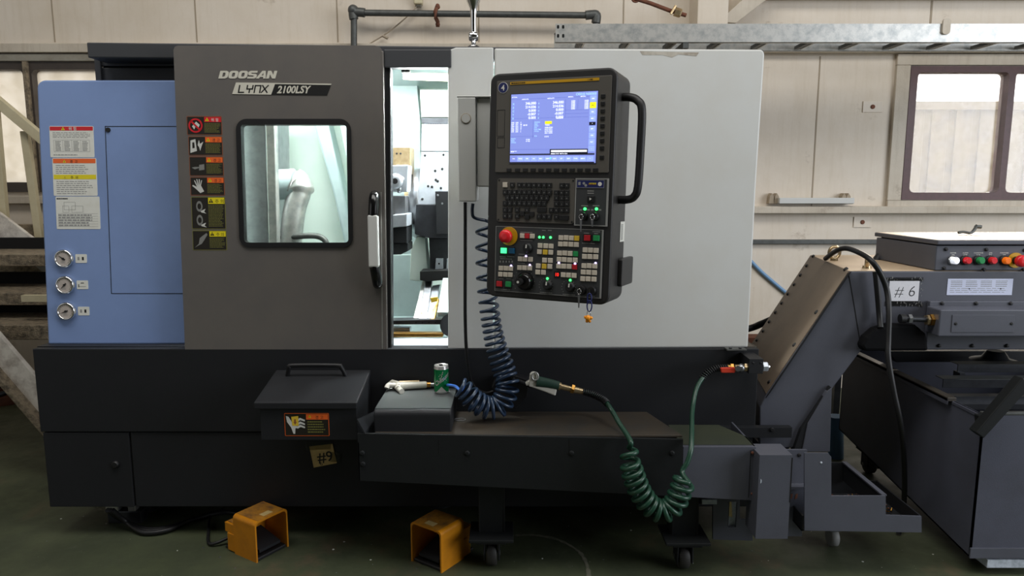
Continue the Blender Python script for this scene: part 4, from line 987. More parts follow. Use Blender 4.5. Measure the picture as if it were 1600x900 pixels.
m.flat(PF, circ(b[0] - .013, (a[1] + b[1]) / 2, .006, 16), .0046, 'ink_white'); textlines(m, PF, a[0] + .038, b[0] - .024, a[1] - .014, a[1] - .008, 1, .0046, 'label_yellow', .8, 0); textlines(m, PF, a[0] + .036, b[0] - .024, b[1] + .008, b[1] + .014, 1, .0046, 'label_brown', .6, 0)
for px, py in ((923.5, 298.5), (923.5, 302), (914, 321.5), (932, 321.5)): u, v = PF.uv(px, py); textlines(m, PF, u - .010, u + .010, v - .002, v + .002, 1, .0036, 'ink_grey', .7, 0)
for px in (908, 920, 926, 938): u, v = PF.uv(px, 328); textlines(m, PF, u - .004, u + .004, v - .003, v + .003, 1, .0036, 'ink_grey', .8, 0)
OPN = build('option_panel', m, pd)
key_at(923, 311, .022, .018, 'key_dark', OPN, 'door_button'); m = MB('ink_white'); u, v = PF.uv(922.5, 311, .008); m.flat(PF, [(u - .003, v - .004), (u + .004, v), (u - .003, v + .004)], .0078); build('arrow_mark', m, OPN)
def lamp(px, py, r, mat, parent):
    u, v = PF.uv(px, py, .005); m = MB(mat); m.lathe(PF.pt(u, v, .003), PF.en, [(0, r), (.002, r), (.0035, r * .6)], 12); return build('indicator_lamp', m, parent)
for px in (913.8, 931.8): lamp(px, 326.5, .0045, 'lamp_green', OPN)
def keyswitch(px, py, r, parent, drop, ang=0):
    u, v = PF.uv(px, py, .01); m = MB('key_dark'); m.lathe(PF.pt(u, v, .003), PF.en, [(0, r), (.008, r * .95), (.012, r * .8)], 22)
    o = build('key_switch', m, parent); m = MB('chrome'); m.lathe(PF.pt(u, v, .010), PF.en, [(0, r * .55), (.005, r * .5)], 18); m.prism(PF, [(u - .0012, v - r * .5), (u + .0012, v - r * .5), (u + .0012, v + r * .5), (u - .0012, v + r * .5)], .014, .030)
    if drop:
        m.tube([PF.pt(u + .006 * math.cos(t), v - .002 + .008 * math.sin(t), .032) for t in [2 * PI * k / 14 for k in range(14)]], .0008, 6, close=True)
        m.prism(PF, [(u - .004, v - .01), (u + .003, v - .01), (u + .002, v - drop), (u - .001, v - drop)], .030, .032, 'steel')
    build('key', m, o); return o
keyswitch(911.5, 338, .013, OPN, .045); keyswitch(929, 338, .013, OPN, .03)
# -- operator panel
A = lambda x, y: (765 + x / 7.5, 350 + y / 7.5)
B = lambda x, y: (855 + x / 6.923, 345 + y / 6.923)
oq = pq([(778, 353), (945, 359.5), (938.5, 467), (771, 453)]); u0 = (oq[0][0] + oq[3][0]) / 2; u1 = (oq[1][0] + oq[2][0]) / 2; v1 = (oq[0][1] + oq[1][1]) / 2; v0 = (oq[2][1] + oq[3][1]) / 2
m = MB('pendant_face_dark'); m.prism(PF, rect(u0, v0, u1, v1), .003, 0); m.holed(PF, rect(u0, v0, u1, v1), [rect(u0 + .0014, v0 + .0014, u1 - .005, v1 - .0014)], .0036, .003, 'ink_grey')
for p, l in ((A(437, 98), .02), (A(437, 192), .02), (A(410, 355), .018), (A(375, 458), .012), (A(258, 268), .008), (A(160, 385), .01), (A(255, 382), .012), (A(200, 408), .02), (A(140, 640), .008), (A(230, 640), .008), (A(160, 765), .025), (A(640, 75), .006), (A(710, 75), .006), (A(665, 803), .02), (B(430, 133), .008), (B(535, 118), .012), (B(533, 138), .006), (B(450, 243), .02), (B(240, 797), .02), (B(490, 812), .008)):
    u, v = PF.uv(*p); textlines(m, PF, u - l, u + l, v - .0013, v + .0013, 1, .0036, 'ink_grey', .8, 0)
for k in range(5): u, v = PF.uv(*A(130 + 35 * k, 440)); rectf(m, PF, u - .002, u + .002, v - .003, v + .003, .0036, 'ink_grey')
for cx_, cy_, rr in ((A(665, 718)) + (.022,), (B(236, 718)) + (.022,), (A(405, 672)) + (.036,)):
    u, v = PF.uv(cx_, cy_)
    for k in range(13):
        a = math.radians(-40 + k * 260 / 12); c, s_ = math.cos(a), math.sin(a); m.flat(PF, circ(u + rr * c, v + rr * s_, .0011, 6), .0036, 'ink_grey')
OP = build('operator_panel', m, pd)
S = .0150
wk = [A(380, 138), A(497, 143), A(130, 518), A(188, 520), A(245, 522), A(125, 590), A(182, 592), A(240, 595), A(355, 410), A(412, 412), A(475, 414), A(348, 512), A(406, 514), A(467, 516), A(590, 253), A(655, 257), A(718, 260), A(582, 326), A(714, 332), A(642, 425), A(709, 428), A(568, 492), A(703, 498), A(562, 564), A(628, 568)]
wk += [B(147, 184), B(203, 184), B(260, 187), B(142, 252), B(197, 252), B(255, 255), B(313, 258), B(132, 350), B(188, 350), B(246, 354), B(127, 418), B(183, 420), B(241, 424), B(300, 426), B(122, 490), B(177, 492), B(236, 494), B(172, 585), B(229, 588), B(288, 592)]
wk += [B(408, 316), B(466, 318), B(526, 322), B(402, 386), B(460, 388), B(522, 390), B(396, 487), B(453, 487), B(512, 490), B(388, 556), B(447, 558), B(508, 562), B(383, 627), B(441, 629), B(503, 632)]
for p in wk: key_at(*p, S, S * .95, 'key_white', OP, 'push_key')
for p, mt in ((A(437, 140), 'key_red'), (A(649, 330), 'key_yellow'), (A(637, 496), 'key_yellow'), (B(318, 190), 'key_yellow'), (B(305, 358), 'key_green'), (B(294, 500), 'key_red')): key_at(*p, S, S, mt, OP, 'push_key')
for p, mt in ((A(160, 312), 'key_green_lit'), (A(255, 315), 'key_blue'), (A(110, 702), 'key_red'), (A(215, 706), 'key_green'), (B(430, 186), 'key_red'), (B(528, 188), 'key_green')):
    u, v = PF.uv(*p, .003); mm_ = MB('key_dark'); mm_.box(PF, u - .0125, u + .0125, v - .0125, v + .0125, .003, .005); build('button_collar', mm_, OP, bevel=.001)
    key_at(*p, .0185, .0165, mt, OP, 'large_button', .004, .006)
for p in (A(583, 155), A(628, 156), A(712, 158), A(676, 640), B(248, 643)): lamp(*p, .0038, 'lamp_green', OP)
for p in (A(250, 490), A(425, 378), A(470, 482), B(125, 455), B(300, 464), B(522, 458)): lamp(*p, .0034, 'lamp_violet', OP)
m = MB('key_dark'); u, v = PF.uv(*B(105, 580), .004); m.box(PF, u - .009, u + .009, v - .010, v + .010, .003, .0045); m.text(PF, u, v - .005, '10', .014, .0048, 'lamp_red', .02, align='c', sx=.9); build('tool_number_display', m, OP)
def knob(px, py, r, h, name='rotary_knob'):
    u, v = PF.uv(px, py, h); m = MB('black_rubber'); m.lathe(PF.pt(u, v, .003), PF.en, [(0, r), (h * .4, r), (h * .5, r * .8), (h, r * .72)], 24); m.prism(PF, [(u - .002, v), (u + .002, v), (u + .003, v + r * .7), (u - .001, v + r * .7)], .003 + h, .0035 + h, 'ink_white'); return build(name, m, OP)
knob(*A(430, 282), .015, .016); knob(*A(665, 718), .015, .018); knob(*B(236, 718), .015, .018)
u, v = PF.uv(*A(408, 672), .012); m = MB('black_gloss'); m.lathe(PF.pt(u, v, .003), PF.en, [(0, .028), (.008, .028), (.012, .025), (.018, .024), (.022, .020)], 32); HW = build('handwheel', m, OP)
m = MB('black_rubber'); m.cyl(PF.pt(u - .008, v, .022), PF.pt(u - .008, v, .045), .010, .011, 18); m.cyl(PF.pt(u - .008, v, .045), PF.pt(u - .008, v, .0455), .004, .004, 12, 'ink_white'); build('handwheel_grip', m, HW)
u, v = PF.uv(*A(228, 142), .004); m = MB('label_yellow'); m.cyl(PF.pt(u, v, .003), PF.pt(u, v, .006), .0285, .0285, 32, 'fanuc_yellow'); m.cyl(PF.pt(u, v, .006), PF.pt(u, v, .020), .013, .013, 20, 'key_dark')
ES = build('emergency_stop', m, OP); m = MB('button_red'); m.lathe(PF.pt(u, v, .020), PF.en, [(0, .016), (.004, .0205), (.014, .0205), (.019, .017), (.020, .008)], 28); build('red_mushroom', m, ES)
keyswitch(*B(370, 750), .014, OP, .05); keyswitch(*B(480, 755), .014, OP, 0)
# -- right side of the housing
m = MB('pendant_black'); u0, v0 = SF.uv(964, 448); u1, v1 = SF.uv(983, 400); m.prism(SF, rrect(u0, v0, u1, v1, .008, 4), 0, .014); build('port_cover', m, pd, bevel=.003)
m = MB('label_white'); u0, v0 = SF.uv(968, 378); u1, v1 = SF.uv(976, 346); m.box(SF, u0, u1, v0, v1, .0005, .0012)
for k in range(12): vv = v0 + (v1 - v0) * (k + 1.5) / 15; rectf(m, SF, u0 + (u1 - u0) * .15, u0 + (u1 - u0) * .6, vv, vv + (v1 - v0) * .03, .0014, 'ink_black')
build('barcode_label', m, pd)
hpts = [PF.pt(PF.uv(px, py, wv)[0], PF.uv(px, py, wv)[1], wv) for px, py, wv in ((966, 152, -.07), (984, 152, -.06), (996, 157, -.055), (1003, 172, -.05), (1001, 230, -.05), (997, 290, -.05), (991, 307, -.055), (980, 312, -.06), (963, 312, -.07))]
m = MB('black_rubber'); m.tube(catmull(hpts, 6), .012, 14); build('grab_handle', m, pd)
m = MB('pendant_black'); m.prismv([PF.pt(-.15, -.1, -.149), PF.pt(.05, -.1, -.149), PF.pt(.05, .25, -.149), PF.pt(-.15, .25, -.149)], -PF.en * .03); build('arm_mount', m, pd, bevel=.004)
# -- key fob
fb_ = thing('key_fob', 'orange toy charm on a blue split ring hanging below the control console', 'key fob', PF.pt(*PF.uv(920, 500, .03), .03))
m = MB('chrome')
def ring(c, r, sx, mat, thick=.0012): m.tube([PF.pt(c[0] + r * sx * math.cos(t), c[1] + r * math.sin(t), .036) for t in [2 * PI * k / 18 for k in range(18)]], thick, 6, mat, close=True)
c = PF.uv(921, 466, .036); ring(c, .014, .45, 'badge_blue', .002); c = PF.uv(921, 478, .036); ring(c, .016, .45, 'badge_blue', .002); c = PF.uv(920, 490, .036); ring(c, .009, .6, 'chrome'); build('ring', m, fb_)
m = MB('toy_orange'); u, v = PF.uv(919, 497, .036)
m.ball(PF.pt(u, v, .036), .009); m.ball(PF.pt(u - .008, v + .002, .036), .005); m.ball(PF.pt(u + .009, v + .001, .036), .005); m.ball(PF.pt(u - .003, v - .009, .036), .005); m.ball(PF.pt(u + .005, v - .009, .036), .0045); build('charm', m, fb_)
# ================================================================== COOLANT TANK IN FRONT
TY = 2.2; TF = YF(TY, 0, 0)
tk = thing('coolant_tank', 'long low black coolant tank on casters jutting out below the machine', 'tank', (0, 2.3, 0))
X0, X1 = P(559, 700, TY).x, P(1066, 730, TY).x; z1 = P(700, 682, TY).z; zb_ = P(560, 751, TY).z; zb2 = P(1066, 776, TY).z
m = MB('tank_dark'); m.prismv([(X0, TY, zb_), (X1, TY, zb2), (X1, TY, z1 - .01), (X0, TY, z1 + .01)], (0, .012, 0))
for px, py in ((566, 708), (567, 725), (730, 708), (893, 708), (1050, 708)):
    u, v = TF.uv(px, py); m.lathe(TF.pt(u, v, 0), TF.en, [(0, .009), (.003, .008), (.005, .004)], 12)
for px in (686, 890):
    u, v = TF.uv(px, 700); m.box(TF, u - .001, u + .001, v - .02, v + .03, 0, .0012, 'gap_black')
build('front_panel', m, tk, bevel=.002)
m = MB('tank_top'); m.prismv([(X0 + .05, TY + .012, z1 - .006), (X1, TY + .012, z1 - .008), (X1 - .07, 2.455, z1 - .008), (X0 + .05, 2.455, z1 - .006)], (0, 0, .008)); build('top_cover', m, tk, bevel=.002)
m = MB('body_dark'); m.prismv([P(558, 655, TY), P(570, 676, TY), P(592, 648, 2.40), P(590, 640, 2.42)], (0, 0, -.01)); m.wbox(X0, X0 + .004, TY, 2.49, zb_, z1 - .02); m.wbox(X0, X1, TY + .2, 2.49, zb_ - .0, zb_ + .01); build('side_flange', m, tk)
X2 = P(1180, 740, TY).x; za = P(1120, 699, TY).z
m = MB('conveyor_dark'); m.prismv([(X1 + .002, TY + .004, P(1070, 777, TY).z), (X2, TY + .004, P(1178, 783, TY).z), (X2, TY + .004, za), (X1 + .002, TY + .004, za)], (0, .02, 0)); m.wbox(X2 - .006, X2, TY + .01, 2.45, .30, za)
u0 = TF.uv(1172, 740)[0]; m.box(TF, u0 - .001, u0 + .001, TF.uv(1172, 778)[1], TF.uv(1172, 704)[1], -.004, -.0025, 'gap_black')
for py in (708, 772): u, v = TF.uv(1176, py); m.cyl(TF.pt(u, v, -.004), TF.pt(u, v, .001), .005, .004, 12, 'rust')
SEC = build('end_section', m, tk, bevel=.002)
m = MB('green_tint'); zz = za - .004; m.prismv([(X1 + .002, TY + .02, zz), (X2, TY + .02, zz), (X2 - .0, 2.3, zz), (X2 - .06, 2.42, zz), (X1, 2.42, zz)], (0, 0, .004)); build('end_cover', m, tk)
m = MB('gap_black'); m.wbox(X0 + .02, X1, TY + .2, 2.48, .29, zb_); m.wbox(X1, X2 - .02, 2.36, 2.44, .20, .3); build('tank_bottom', m, tk)
# chip drawer hump and legs
SB = MB('body_dark'); xa_, xb_ = P(584, 655, 2.24).x, P(705, 655, 2.24).x; zt2 = P(640, 641, 2.24).z
prof = [(2.24, z1 - .002), (2.24, zt2 - .02)] + [(2.26 - .02 * math.cos(t), zt2 - .02 + .02 * math.sin(t)) for t in [PI / 2 * k / 6 for k in range(1, 7)]] + [(2.49, zt2), (2.49, z1 - .002)]
SB.prismv([(xa_, y, z) for y, z in prof], (xb_ - xa_, 0, 0)); PCV = build('pump_cover', SB, tk, bevel=.004); m = MB('lit_lid_grey'); m.prismv([(xa_ + .002, 2.258, zt2 + .0005), (xb_ - .002, 2.258, zt2 + .0005), (xb_ - .002, 2.489, zt2 + .0005), (xa_ + .002, 2.489, zt2 + .0005)], (0, 0, .0008)); build('worn_or_lit_top', m, PCV)  # thin pale sheet paints the lamp-lit top of the cover
m = MB('steel'); m.tube([(P(718, 656, 2.35).x + .02 * math.cos(t), 2.36 + .012 * math.sin(t), z1 + .003) for t in [2 * PI * k / 20 for k in range(20)]], .0015, 6, close=True); tag(build('wire_ring', m), 'tiny loose ring lying on the tank top right of the can', 'ring')
def caster(x, y, parent, hz=.10):
    m = MB('body_dark'); m.wbox(x - .05, x + .05, y - .05, y + .05, hz + .005, hz + .015); m.wbox(x - .028, x - .022, y - .02, y + .04, .03, hz + .005); m.wbox(x + .022, x + .028, y - .02, y + .04, .03, hz + .005); o = build('caster', m, parent, bevel=.002)
    m = MB('rubber_wheel'); m.lathe((x - .018, y + .015, .042), (1, 0, 0), [(0, .03), (0, .038), (.004, .042), (.032, .042), (.036, .038), (.036, .03)], 26); m.cyl((x - .03, y + .015, .042), (x + .03, y + .015, .042), .008, .008, 12, 'steel'); build('wheel', m, o)
for pxa, Yc, nm in ((768, 2.30, 0), (1070, 2.28, 1)):
    x = P(pxa, 820, Yc).x; m = MB('tank_dark'); m.wbox(x - .045, x + .045, Yc, Yc + .008, .115, zb_); m.wbox(x - .045, x - .039, Yc - .0, Yc + .07, .115, zb_); m.wbox(x + .039, x + .045, Yc, Yc + .07, .115, zb_); m.wbox(x - .075, x + .075, Yc - .06, Yc + .08, .115, .125)
    build('leg', m, tk, bevel=.002); caster(x, Yc + .0, tk, .10)
m = MB('snow_label'); a, b = P(1097, 781, 2.3), P(1120, 788, 2.3); m.wbox(a.x, b.x, 2.3, 2.31, b.z, a.z); build('white_tag', m, tk)
m = MB('conveyor_dark'); q = lambda a, b: P(a, b, 2.33)
m.holed(YF(2.33, 0, 0), [YF(2.33, 0, 0).uv(a, b) for a, b in ((1114, 843), (1176, 845), (1176, 812), (1156, 812), (1156, 776), (1114, 776))], [rect(*YF(2.33, 0, 0).uv(1137, 824), *YF(2.33, 0, 0).uv(1152, 784))], 0, -.01); build('level_plate', m, tk)
m = MB('snow_label'); f = YF(2.345, 0, 0); a = f.uv(1138, 823); b = f.uv(1151, 780); m.box(f, a[0], b[0], a[1], b[1], 0, -.01); m.prism(f, [(a[0], a[1] + .04), (a[0] + .012, a[1] + .035), (a[0] + .006, b[1]), (a[0], b[1])], .001, .0, 'brass_pale'); build('level_gauge', m, tk)

# ================================================================== FILTER BOX WITH WARNING LABEL
fbx = thing('filter_box', 'black sloping box with bar handle and orange hand warning label on the machine front', 'box', (P(480, 660, 2.25).x, 2.35, P(480, 688, 2.25).z))
xa_, xb_ = P(396, 632, 2.25).x, P(558, 632, 2.25).x; zt2 = P(480, 629, 2.25).z; zl = P(480, 640, 2.25).z; zback = P(500, 577, 2.49).z
m = MB('body_dark'); m.prismv([(xa_, 2.25, zl), (xa_, 2.25, zt2), (xa_, 2.485, zback), (xa_, 2.485, zback - .02)], (xb_ - xa_, 0, 0)); LID = build('lid', m, fbx, bevel=.004)
m = MB('body_dark'); zbt = P(480, 688, 2.26).z; m.prismv([(xa_ + .015, 2.262, zbt), (xa_ + .015, 2.262, zl), (xa_ + .015, 2.498, zback - .02), (xa_ + .015, 2.498, zbt)], (xb_ - xa_ - .02, 0, 0)); build('box_body', m, fbx, bevel=.002)
m = MB('black_rubber'); hh = [P(449, 588, 2.44), P(452, 574, 2.43), P(458, 571, 2.43), P(525, 571, 2.43), P(533, 574, 2.43), P(541, 589, 2.44)]; m.tube(catmull(hh, 4), .0075, 10); build('handle', m, fbx)
f = YF(2.262, 0, 0); a, b = f.uv(444, 645.5); c, d = f.uv(515, 681); m = MB('label_black'); m.prism(f, rrect(a, d, c, b, .003, 3), 0, .0008, 'label_orange'); m.prism(f, rrect(a + .002, d + .002, c - .002, b - .002, .002, 3), .0008, .0012, 'label_black')
W_, H_ = c - a, b - d; hx = a + W_ * .49; rectf(m, f, hx, c - .003, b - .002 - H_ * .25, b - .003, .0016, 'label_orange'); m.text(f, hx + .03, b - H_ * .24, '경 고', .013, .0018, 'ink_black'); tri_sign(m, f, hx + .012, b - H_ * .14, .005, .0018)
textlines(m, f, hx + .004, c - .008, d + H_ * .12, b - H_ * .32, 5, .0016, 'label_yellow_text', .45)
def hs(l): return [(a + x * W_ * .48, d + y * H_) for x, y in l]
m.flat(f, hs([(.08, .88), (.2, .85), (.42, .5), (.62, .42), (.6, .35), (.5, .34), (.48, .1), (.4, .1), (.3, .38), (.12, .62)]), .0016, 'pictogram')
for y in (.66, .50, .36): m.flat(f, hs([(.6, y - .04), (.75, y + .04), (.95, y - .02), (.96, y + .05), (.74, y + .14), (.58, y + .06)]), .0017, 'pictogram')
m.flat(f, hs([(.36, .45), (.66, .45), (.66, .88), (.33, .85)]), .0019, 'key_yellow'); m.flat(f, [(q_[0], q_[1]) for q_ in hs([(.5, .5), (.58, .62), (.54, .62), (.54, .74), (.46, .74), (.46, .62), (.42, .62)])], .0021, 'label_brown')
build('warning_label', m, fbx)
# paper note taped on the lower body
m = MB('paper_tan'); q4 = [BF.uv(a, b) for a, b in ((483, 698), (519, 694), (526, 724), (490, 731))]; m.flat(BF, [q4[3], q4[2], q4[1], q4[0]], -.002)
m.prism(BF, [q4[3], q4[2], q4[1], q4[0]], -.004, -.0025); fr_ = Frame(BF.pt(0, 0, 0), BF.ex, BF.ez)
c = BF.uv(497, 723); m.text(BF, c[0], c[1], '#9', .054, -.0017, 'ink_black', .012, rot=.14); c = BF.uv(500, 728); m.text(BF, c[0] + .0, c[1] + .0, '6', .022, -.0017, 'ink_black', -.005, rot=.14)
tag(build('paper_note', m), 'small tan paper with handwritten #9 taped on the dark lower body', 'note')
m = MB('clear_tape'); q5 = [BF.uv(a, b) for a, b in ((477, 690), (517, 691), (516, 702), (478, 704))]; m.flat(BF, q5[::-1], -.0012); q5 = [BF.uv(a, b) for a, b in ((515, 706), (533, 708), (530, 722), (516, 722))]; m.flat(BF, q5[::-1], -.0012); NT = build('clear_tape', m); tag(NT, 'shiny strip of clear tape holding the tan paper note', 'tape')

# ================================================================== CHIP CONVEYOR
CY = 2.52; CF = YF(CY, 0, 0)
cv = thing('chip_conveyor', 'dark inclined chip conveyor rising to the right of the machine', 'conveyor', (1.5, 2.8, 0))
SK = V((0.11, 0.60, 0))
fp = [P(a, b, CY) for a, b in ((1187, 700), (1187, 636), (1198, 616), (1328, 424), (1760, 424), (1760, 546), (1346, 547), (1303, 604), (1243, 700))]
m = MB('conveyor_dark'); m.prismv(fp, SK); build('conveyor_body', m, cv, bevel=.004)
m = MB('dusty_lit_top'); up_ = (fp[3] - fp[2]).cross(SK).normalized(); up_ = -up_ if up_.z < 0 else up_
m.prismv([fp[2] + SK * .01, fp[3] + SK * .01, fp[3] + SK * .99, fp[2] + SK * .99], up_ * .003, 'tank_dust'); m.prismv([fp[3] + SK * .01, fp[4] + SK * .01, fp[4] + SK * .99, fp[3] + SK * .99], (0, 0, .002), 'dusty_lit_top'); build('top_cover', m, cv, bevel=.001)  # flat top is dust plus painted window light
m = MB('gap_black')
def seam(l, nm='seam'):
    uv = [CF.uv(a, b) for a, b in l]
    for (x0, y0), (x1_, y1_) in zip(uv, uv[1:]):
        d = V((x1_ - x0, y1_ - y0)).normalized(); n = V((-d.y, d.x)) * .0013; m.prism(CF, [(x0 + n.x, y0 + n.y), (x0 - n.x, y0 - n.y), (x1_ - n.x, y1_ - n.y), (x1_ + n.x, y1_ + n.y)], 0, .0012, 'gap_black')
seam([(1326, 428), (1335, 480), (1345, 543)]); build('panel_seam', m, cv)
m = MB('body_dark'); m.prism(CF, [CF.uv(a, b) for a, b in ((1324, 427), (1329, 424), (1203, 612), (1196, 621))][::-1], .008, 0)
for t in (.05, .35, .65, .93): 
    a = P(1300 - 118 * t, 428 + 183 * t, CY + .12)
for k in range(12):   # bolt row along the far edge of the sloping cover
    t = k / 11; b0_ = fp[3].lerp(fp[2], t) + SK * .9; m.lathe(b0_ + V((-.002, 0, 0)), (-.75, 0, .66), [(0, .008), (.006, .007), (.008, .003)], 10, 'black_rubber')
for t in (.0, .35, .62, .93): b0_ = fp[3].lerp(fp[2], t) + SK * .08; m.lathe(b0_, (-.75, 0, .66), [(0, .010), (.006, .009), (.008, .003)], 10, 'black_rubber')
build('cover_bolts', m, cv)
# support plates below the incline
f = YF(2.5, 0, 0); m = MB('conveyor_dark'); m.prism(f, [f.uv(a, b) for a, b in ((1253, 706), (1262, 662), (1292, 612), (1300, 606), (1297, 706))], 0, -.02)
m.prism(f, [f.uv(a, b) for a, b in ((1240, 706), (1252, 672), (1298, 604), (1302, 607), (1262, 664), (1254, 706))], -.004, -.03, 'body_dark'); build('support_plate', m, cv, bevel=.002)
m = MB('conveyor_dark'); m.wbox(P(1187, 690, 2.52).x, P(1235, 690, 2.52).x, 2.53, 3.0, .18, .36); build('conveyor_foot', m, cv)
# eye bolts
for px, py, s in ((1303, 408, 1.0), (1354, 420, .8)):
    b0_ = PZ(px, py, fp[3].z); m = MB('brass_pale'); m.cyl(b0_, b0_ + V((0, 0, .012)), .016, .014, 14); c = b0_ + V((0, 0, .035 * s)); rr = .024 * s
    m.tube([c + V((rr * math.cos(t) * (1 if s == 1 else .35), rr * math.cos(t) * (.2 if s == 1 else .9), rr * math.sin(t))) for t in [2 * PI * k / 20 for k in range(20)]], .0065, 8, close=True); build('eye_bolt', m, cv)
# control box
zc0 = fp[3].z + .0035; xl = P(1462, 400, CY).x; zc1 = P(1464, 384, CY).z; zc2 = P(1466, 377, CY).z
cb = thing('conveyor_control_box', 'dark control box with six coloured push buttons on top of the conveyor', 'control box', (xl + .25, 2.7, zc0))
m = MB('conveyor_dark'); m.wbox(xl, xl + .62, CY + .0, 2.94, zc0, zc1); build('housing', m, cb, bevel=.003)
m = MB('conveyor_dark'); m.wbox(xl - .002, xl + .62, CY - .008, 2.955, zc1 + .004, zc2 + .004); LD = build('lid', m, cb, bevel=.003); m = MB('dusty_lit_top'); m.wbox(xl + .003, xl + .615, CY - .003, 2.95, zc2 + .004, zc2 + .005); build('dusty_lit_top', m, LD)  # tan lid sheet: dust with window glare put into its colour
m = MB('gap_black'); m.wbox(xl + .01, xl + .6, CY + .02, 2.92, zc1 - .001, zc1 + .005); build('lid_gasket', m, cb)
for px, py in ((1478, 389.5), (1541, 390), (1475, 419), (1537, 421), (1601, 391), (1599, 421)):
    m = MB('black_rubber'); u, v = CF.uv(px, py); m.lathe(CF.pt(u, v, 0), CF.en, [(0, .0065), (.004, .006), (.006, .003)], 12); build('screw', m, cb)

for px, mt in ((1490, 'lamp_white'), (1509, 'button_red'), (1529.5, 'key_green'), (1548.5, 'button_red'), (1570, 'lamp_orange')):
    u, v = CF.uv(px - 2, 406.5); r = .0145; m = MB('chrome' if px == 1490 else 'black_rubber'); m.lathe(CF.pt(u, v, 0), CF.en, [(0, r + .003), (.006, r + .003), (.009, r)], 24); o = build('button_collar', m, cb)
    m = MB(mt); m.lathe(CF.pt(u, v, .009), CF.en, [(0, r - .002), (.014, r - .002), (.018, r - .005)], 24); build('push_button', m, o)
    m = MB('ink_white'); u, v = CF.uv(px - 1, 397); 
    for k, s in enumerate({1490: ('POWER', 'ON'), 1509: ('ALARM', 'LAMP'), 1529.5: ('CONVEYOR', 'RUN'), 1548.5: ('JOG', 'REV'), 1570: ('FORWARD', 'OFF')}[px]): m.text(CF, u, v + .002 - k * .007, s, .0062, .0008, 'ink_white', .01, align='c')
    build('button_legend', m, cb)
u, v = CF.uv(1586, 406.5); m = MB('fanuc_yellow'); m.cyl(CF.pt(u, v, 0), CF.pt(u, v, .004), .027, .027, 32); m.cyl(CF.pt(u, v, .004), CF.pt(u, v, .022), .014, .014, 20, 'black_rubber'); o = build('emergency_stop', m, cb)
m = MB('button_red'); m.lathe(CF.pt(u, v, .022), CF.en, [(0, .016), (.004, .021), (.016, .021), (.021, .017), (.022, .006)], 28); build('red_mushroom', m, o)
m = MB('galv_dark'); c = PZ(1517, 366, zc2 + .007); m.tube(catmull([c + V((-.05, .0, .006)), c + V((-.03, .0, .009)), c + V((0, 0, .006)), c + V((.02, .01, .02)), c + V((.03, .02, .03))], 5), .006, 8); m.tube([c + V((.03, .02, .03)), c + V((.05, .02, .028))], .008, 8); tag(build('bent_hook', m), 'small pale bent hook lying on top of the conveyor control box', 'hook')
# paper, data label, gearbox
m = MB('paper_white'); a, b = CF.uv(1390, 438); c, d = CF.uv(1434, 471); m.box(CF, a, c, d, b, .001, .0016); u, v = CF.uv(1396, 463); m.text(CF, u, v, '# 6', .056, .0019, 'ink_black', -.016, shear=.15); tag(build('paper_note', m), 'white paper with handwritten #6 taped on the conveyor front', 'note')
m = MB('clear_tape'); a2, b2 = CF.uv(1386, 433); c2, d2 = CF.uv(1440, 478); 
for k in range(46):
    x = random.uniform(a2, c2); y = random.choice((random.uniform(b + .001, b2), random.uniform(d2, d - .001))) if k < 34 else random.uniform(d2, b2)
    x = x if k < 34 else random.uniform(c + .002, c2); h = random.uniform(.001, .005); m.flat(CF, [(x, y - h), (x + .0012, y - h), (x + .002, y + h), (x + .0005, y + h * .6)], .0022, 'ink_grey')
m.box(CF, a2, c2, b - .002, b2, .0016, .0018); m.box(CF, a2, c2, d2, d + .002, .0016, .0018); tag(build('clear_tape', m), 'scuffed clear tape strips along the edges of the #6 paper', 'tape')
m = MB('label_blue_white'); a, b = CF.uv(1481, 435.5); c, d = CF.uv(1580.5, 461); m.box(CF, a, c, d, b, .0005, .0012)
for k in range(4): x = a + .012 + k * (c - a - .02) / 4; textlines(m, CF, x, x + .042, b - .030, b - .005, 4, .0015, 'ink_grey', .35, .1)
for k in range(3): textlines(m, CF, a + .01, c - .01, b - .037 - k * .007, b - .032 - k * .007, 1, .0015, 'ink_grey', .3, .1)
for x in (.34, .82): m.flat(CF, circ(a + (c - a) * x, b - .036, .0025, 8), .0017, 'ink_black')
build('data_label', m, cv)
gb = thing('gear_reducer', 'flanged dark box with threaded tensioner rod bolted on the conveyor front', 'gearbox', P(1530, 520, 2.46))
GF = YF(2.50, 0, 0); m = MB('conveyor_dark'); a, b = GF.uv(1453, 471); c, d = GF.uv(1453, 546); m.box(GF, a, a + .45, d, b, 0, -.018); build('flange_plate', m, gb, bevel=.002)
G2 = YF(2.42, 0, 0); m = MB('conveyor_dark'); a, b = G2.uv(1469, 484); c, d = G2.uv(1468, 526); m.box(G2, a, a + .45, d, b, 0, -.08); GH = build('gear_housing', m, gb, bevel=.004)
m = MB('conveyor_dark'); a, b = G2.uv(1488, 492); c, d = G2.uv(1583, 519); m.box(G2, a, c, d, b, 0, .002); 
for px in (1493, 1580): u, v = G2.uv(px, 505.5); m.lathe(G2.pt(u, v, .002), G2.en, [(0, .006), (.003, .004)], 12, 'black_rubber')
build('inspection_plate', m, gb, bevel=.0006)
m = MB('black_rubber')
for px, py in ((1472, 471 + 3), (1525, 474), (1579, 474), (1467, 540), (1519, 540), (1573, 540)): u, v = GF.uv(px, py); m.lathe(GF.pt(u, v, 0), GF.en, [(0, .007), (.005, .006), (.006, .003)], 12)
build('flange_bolts', m, gb)
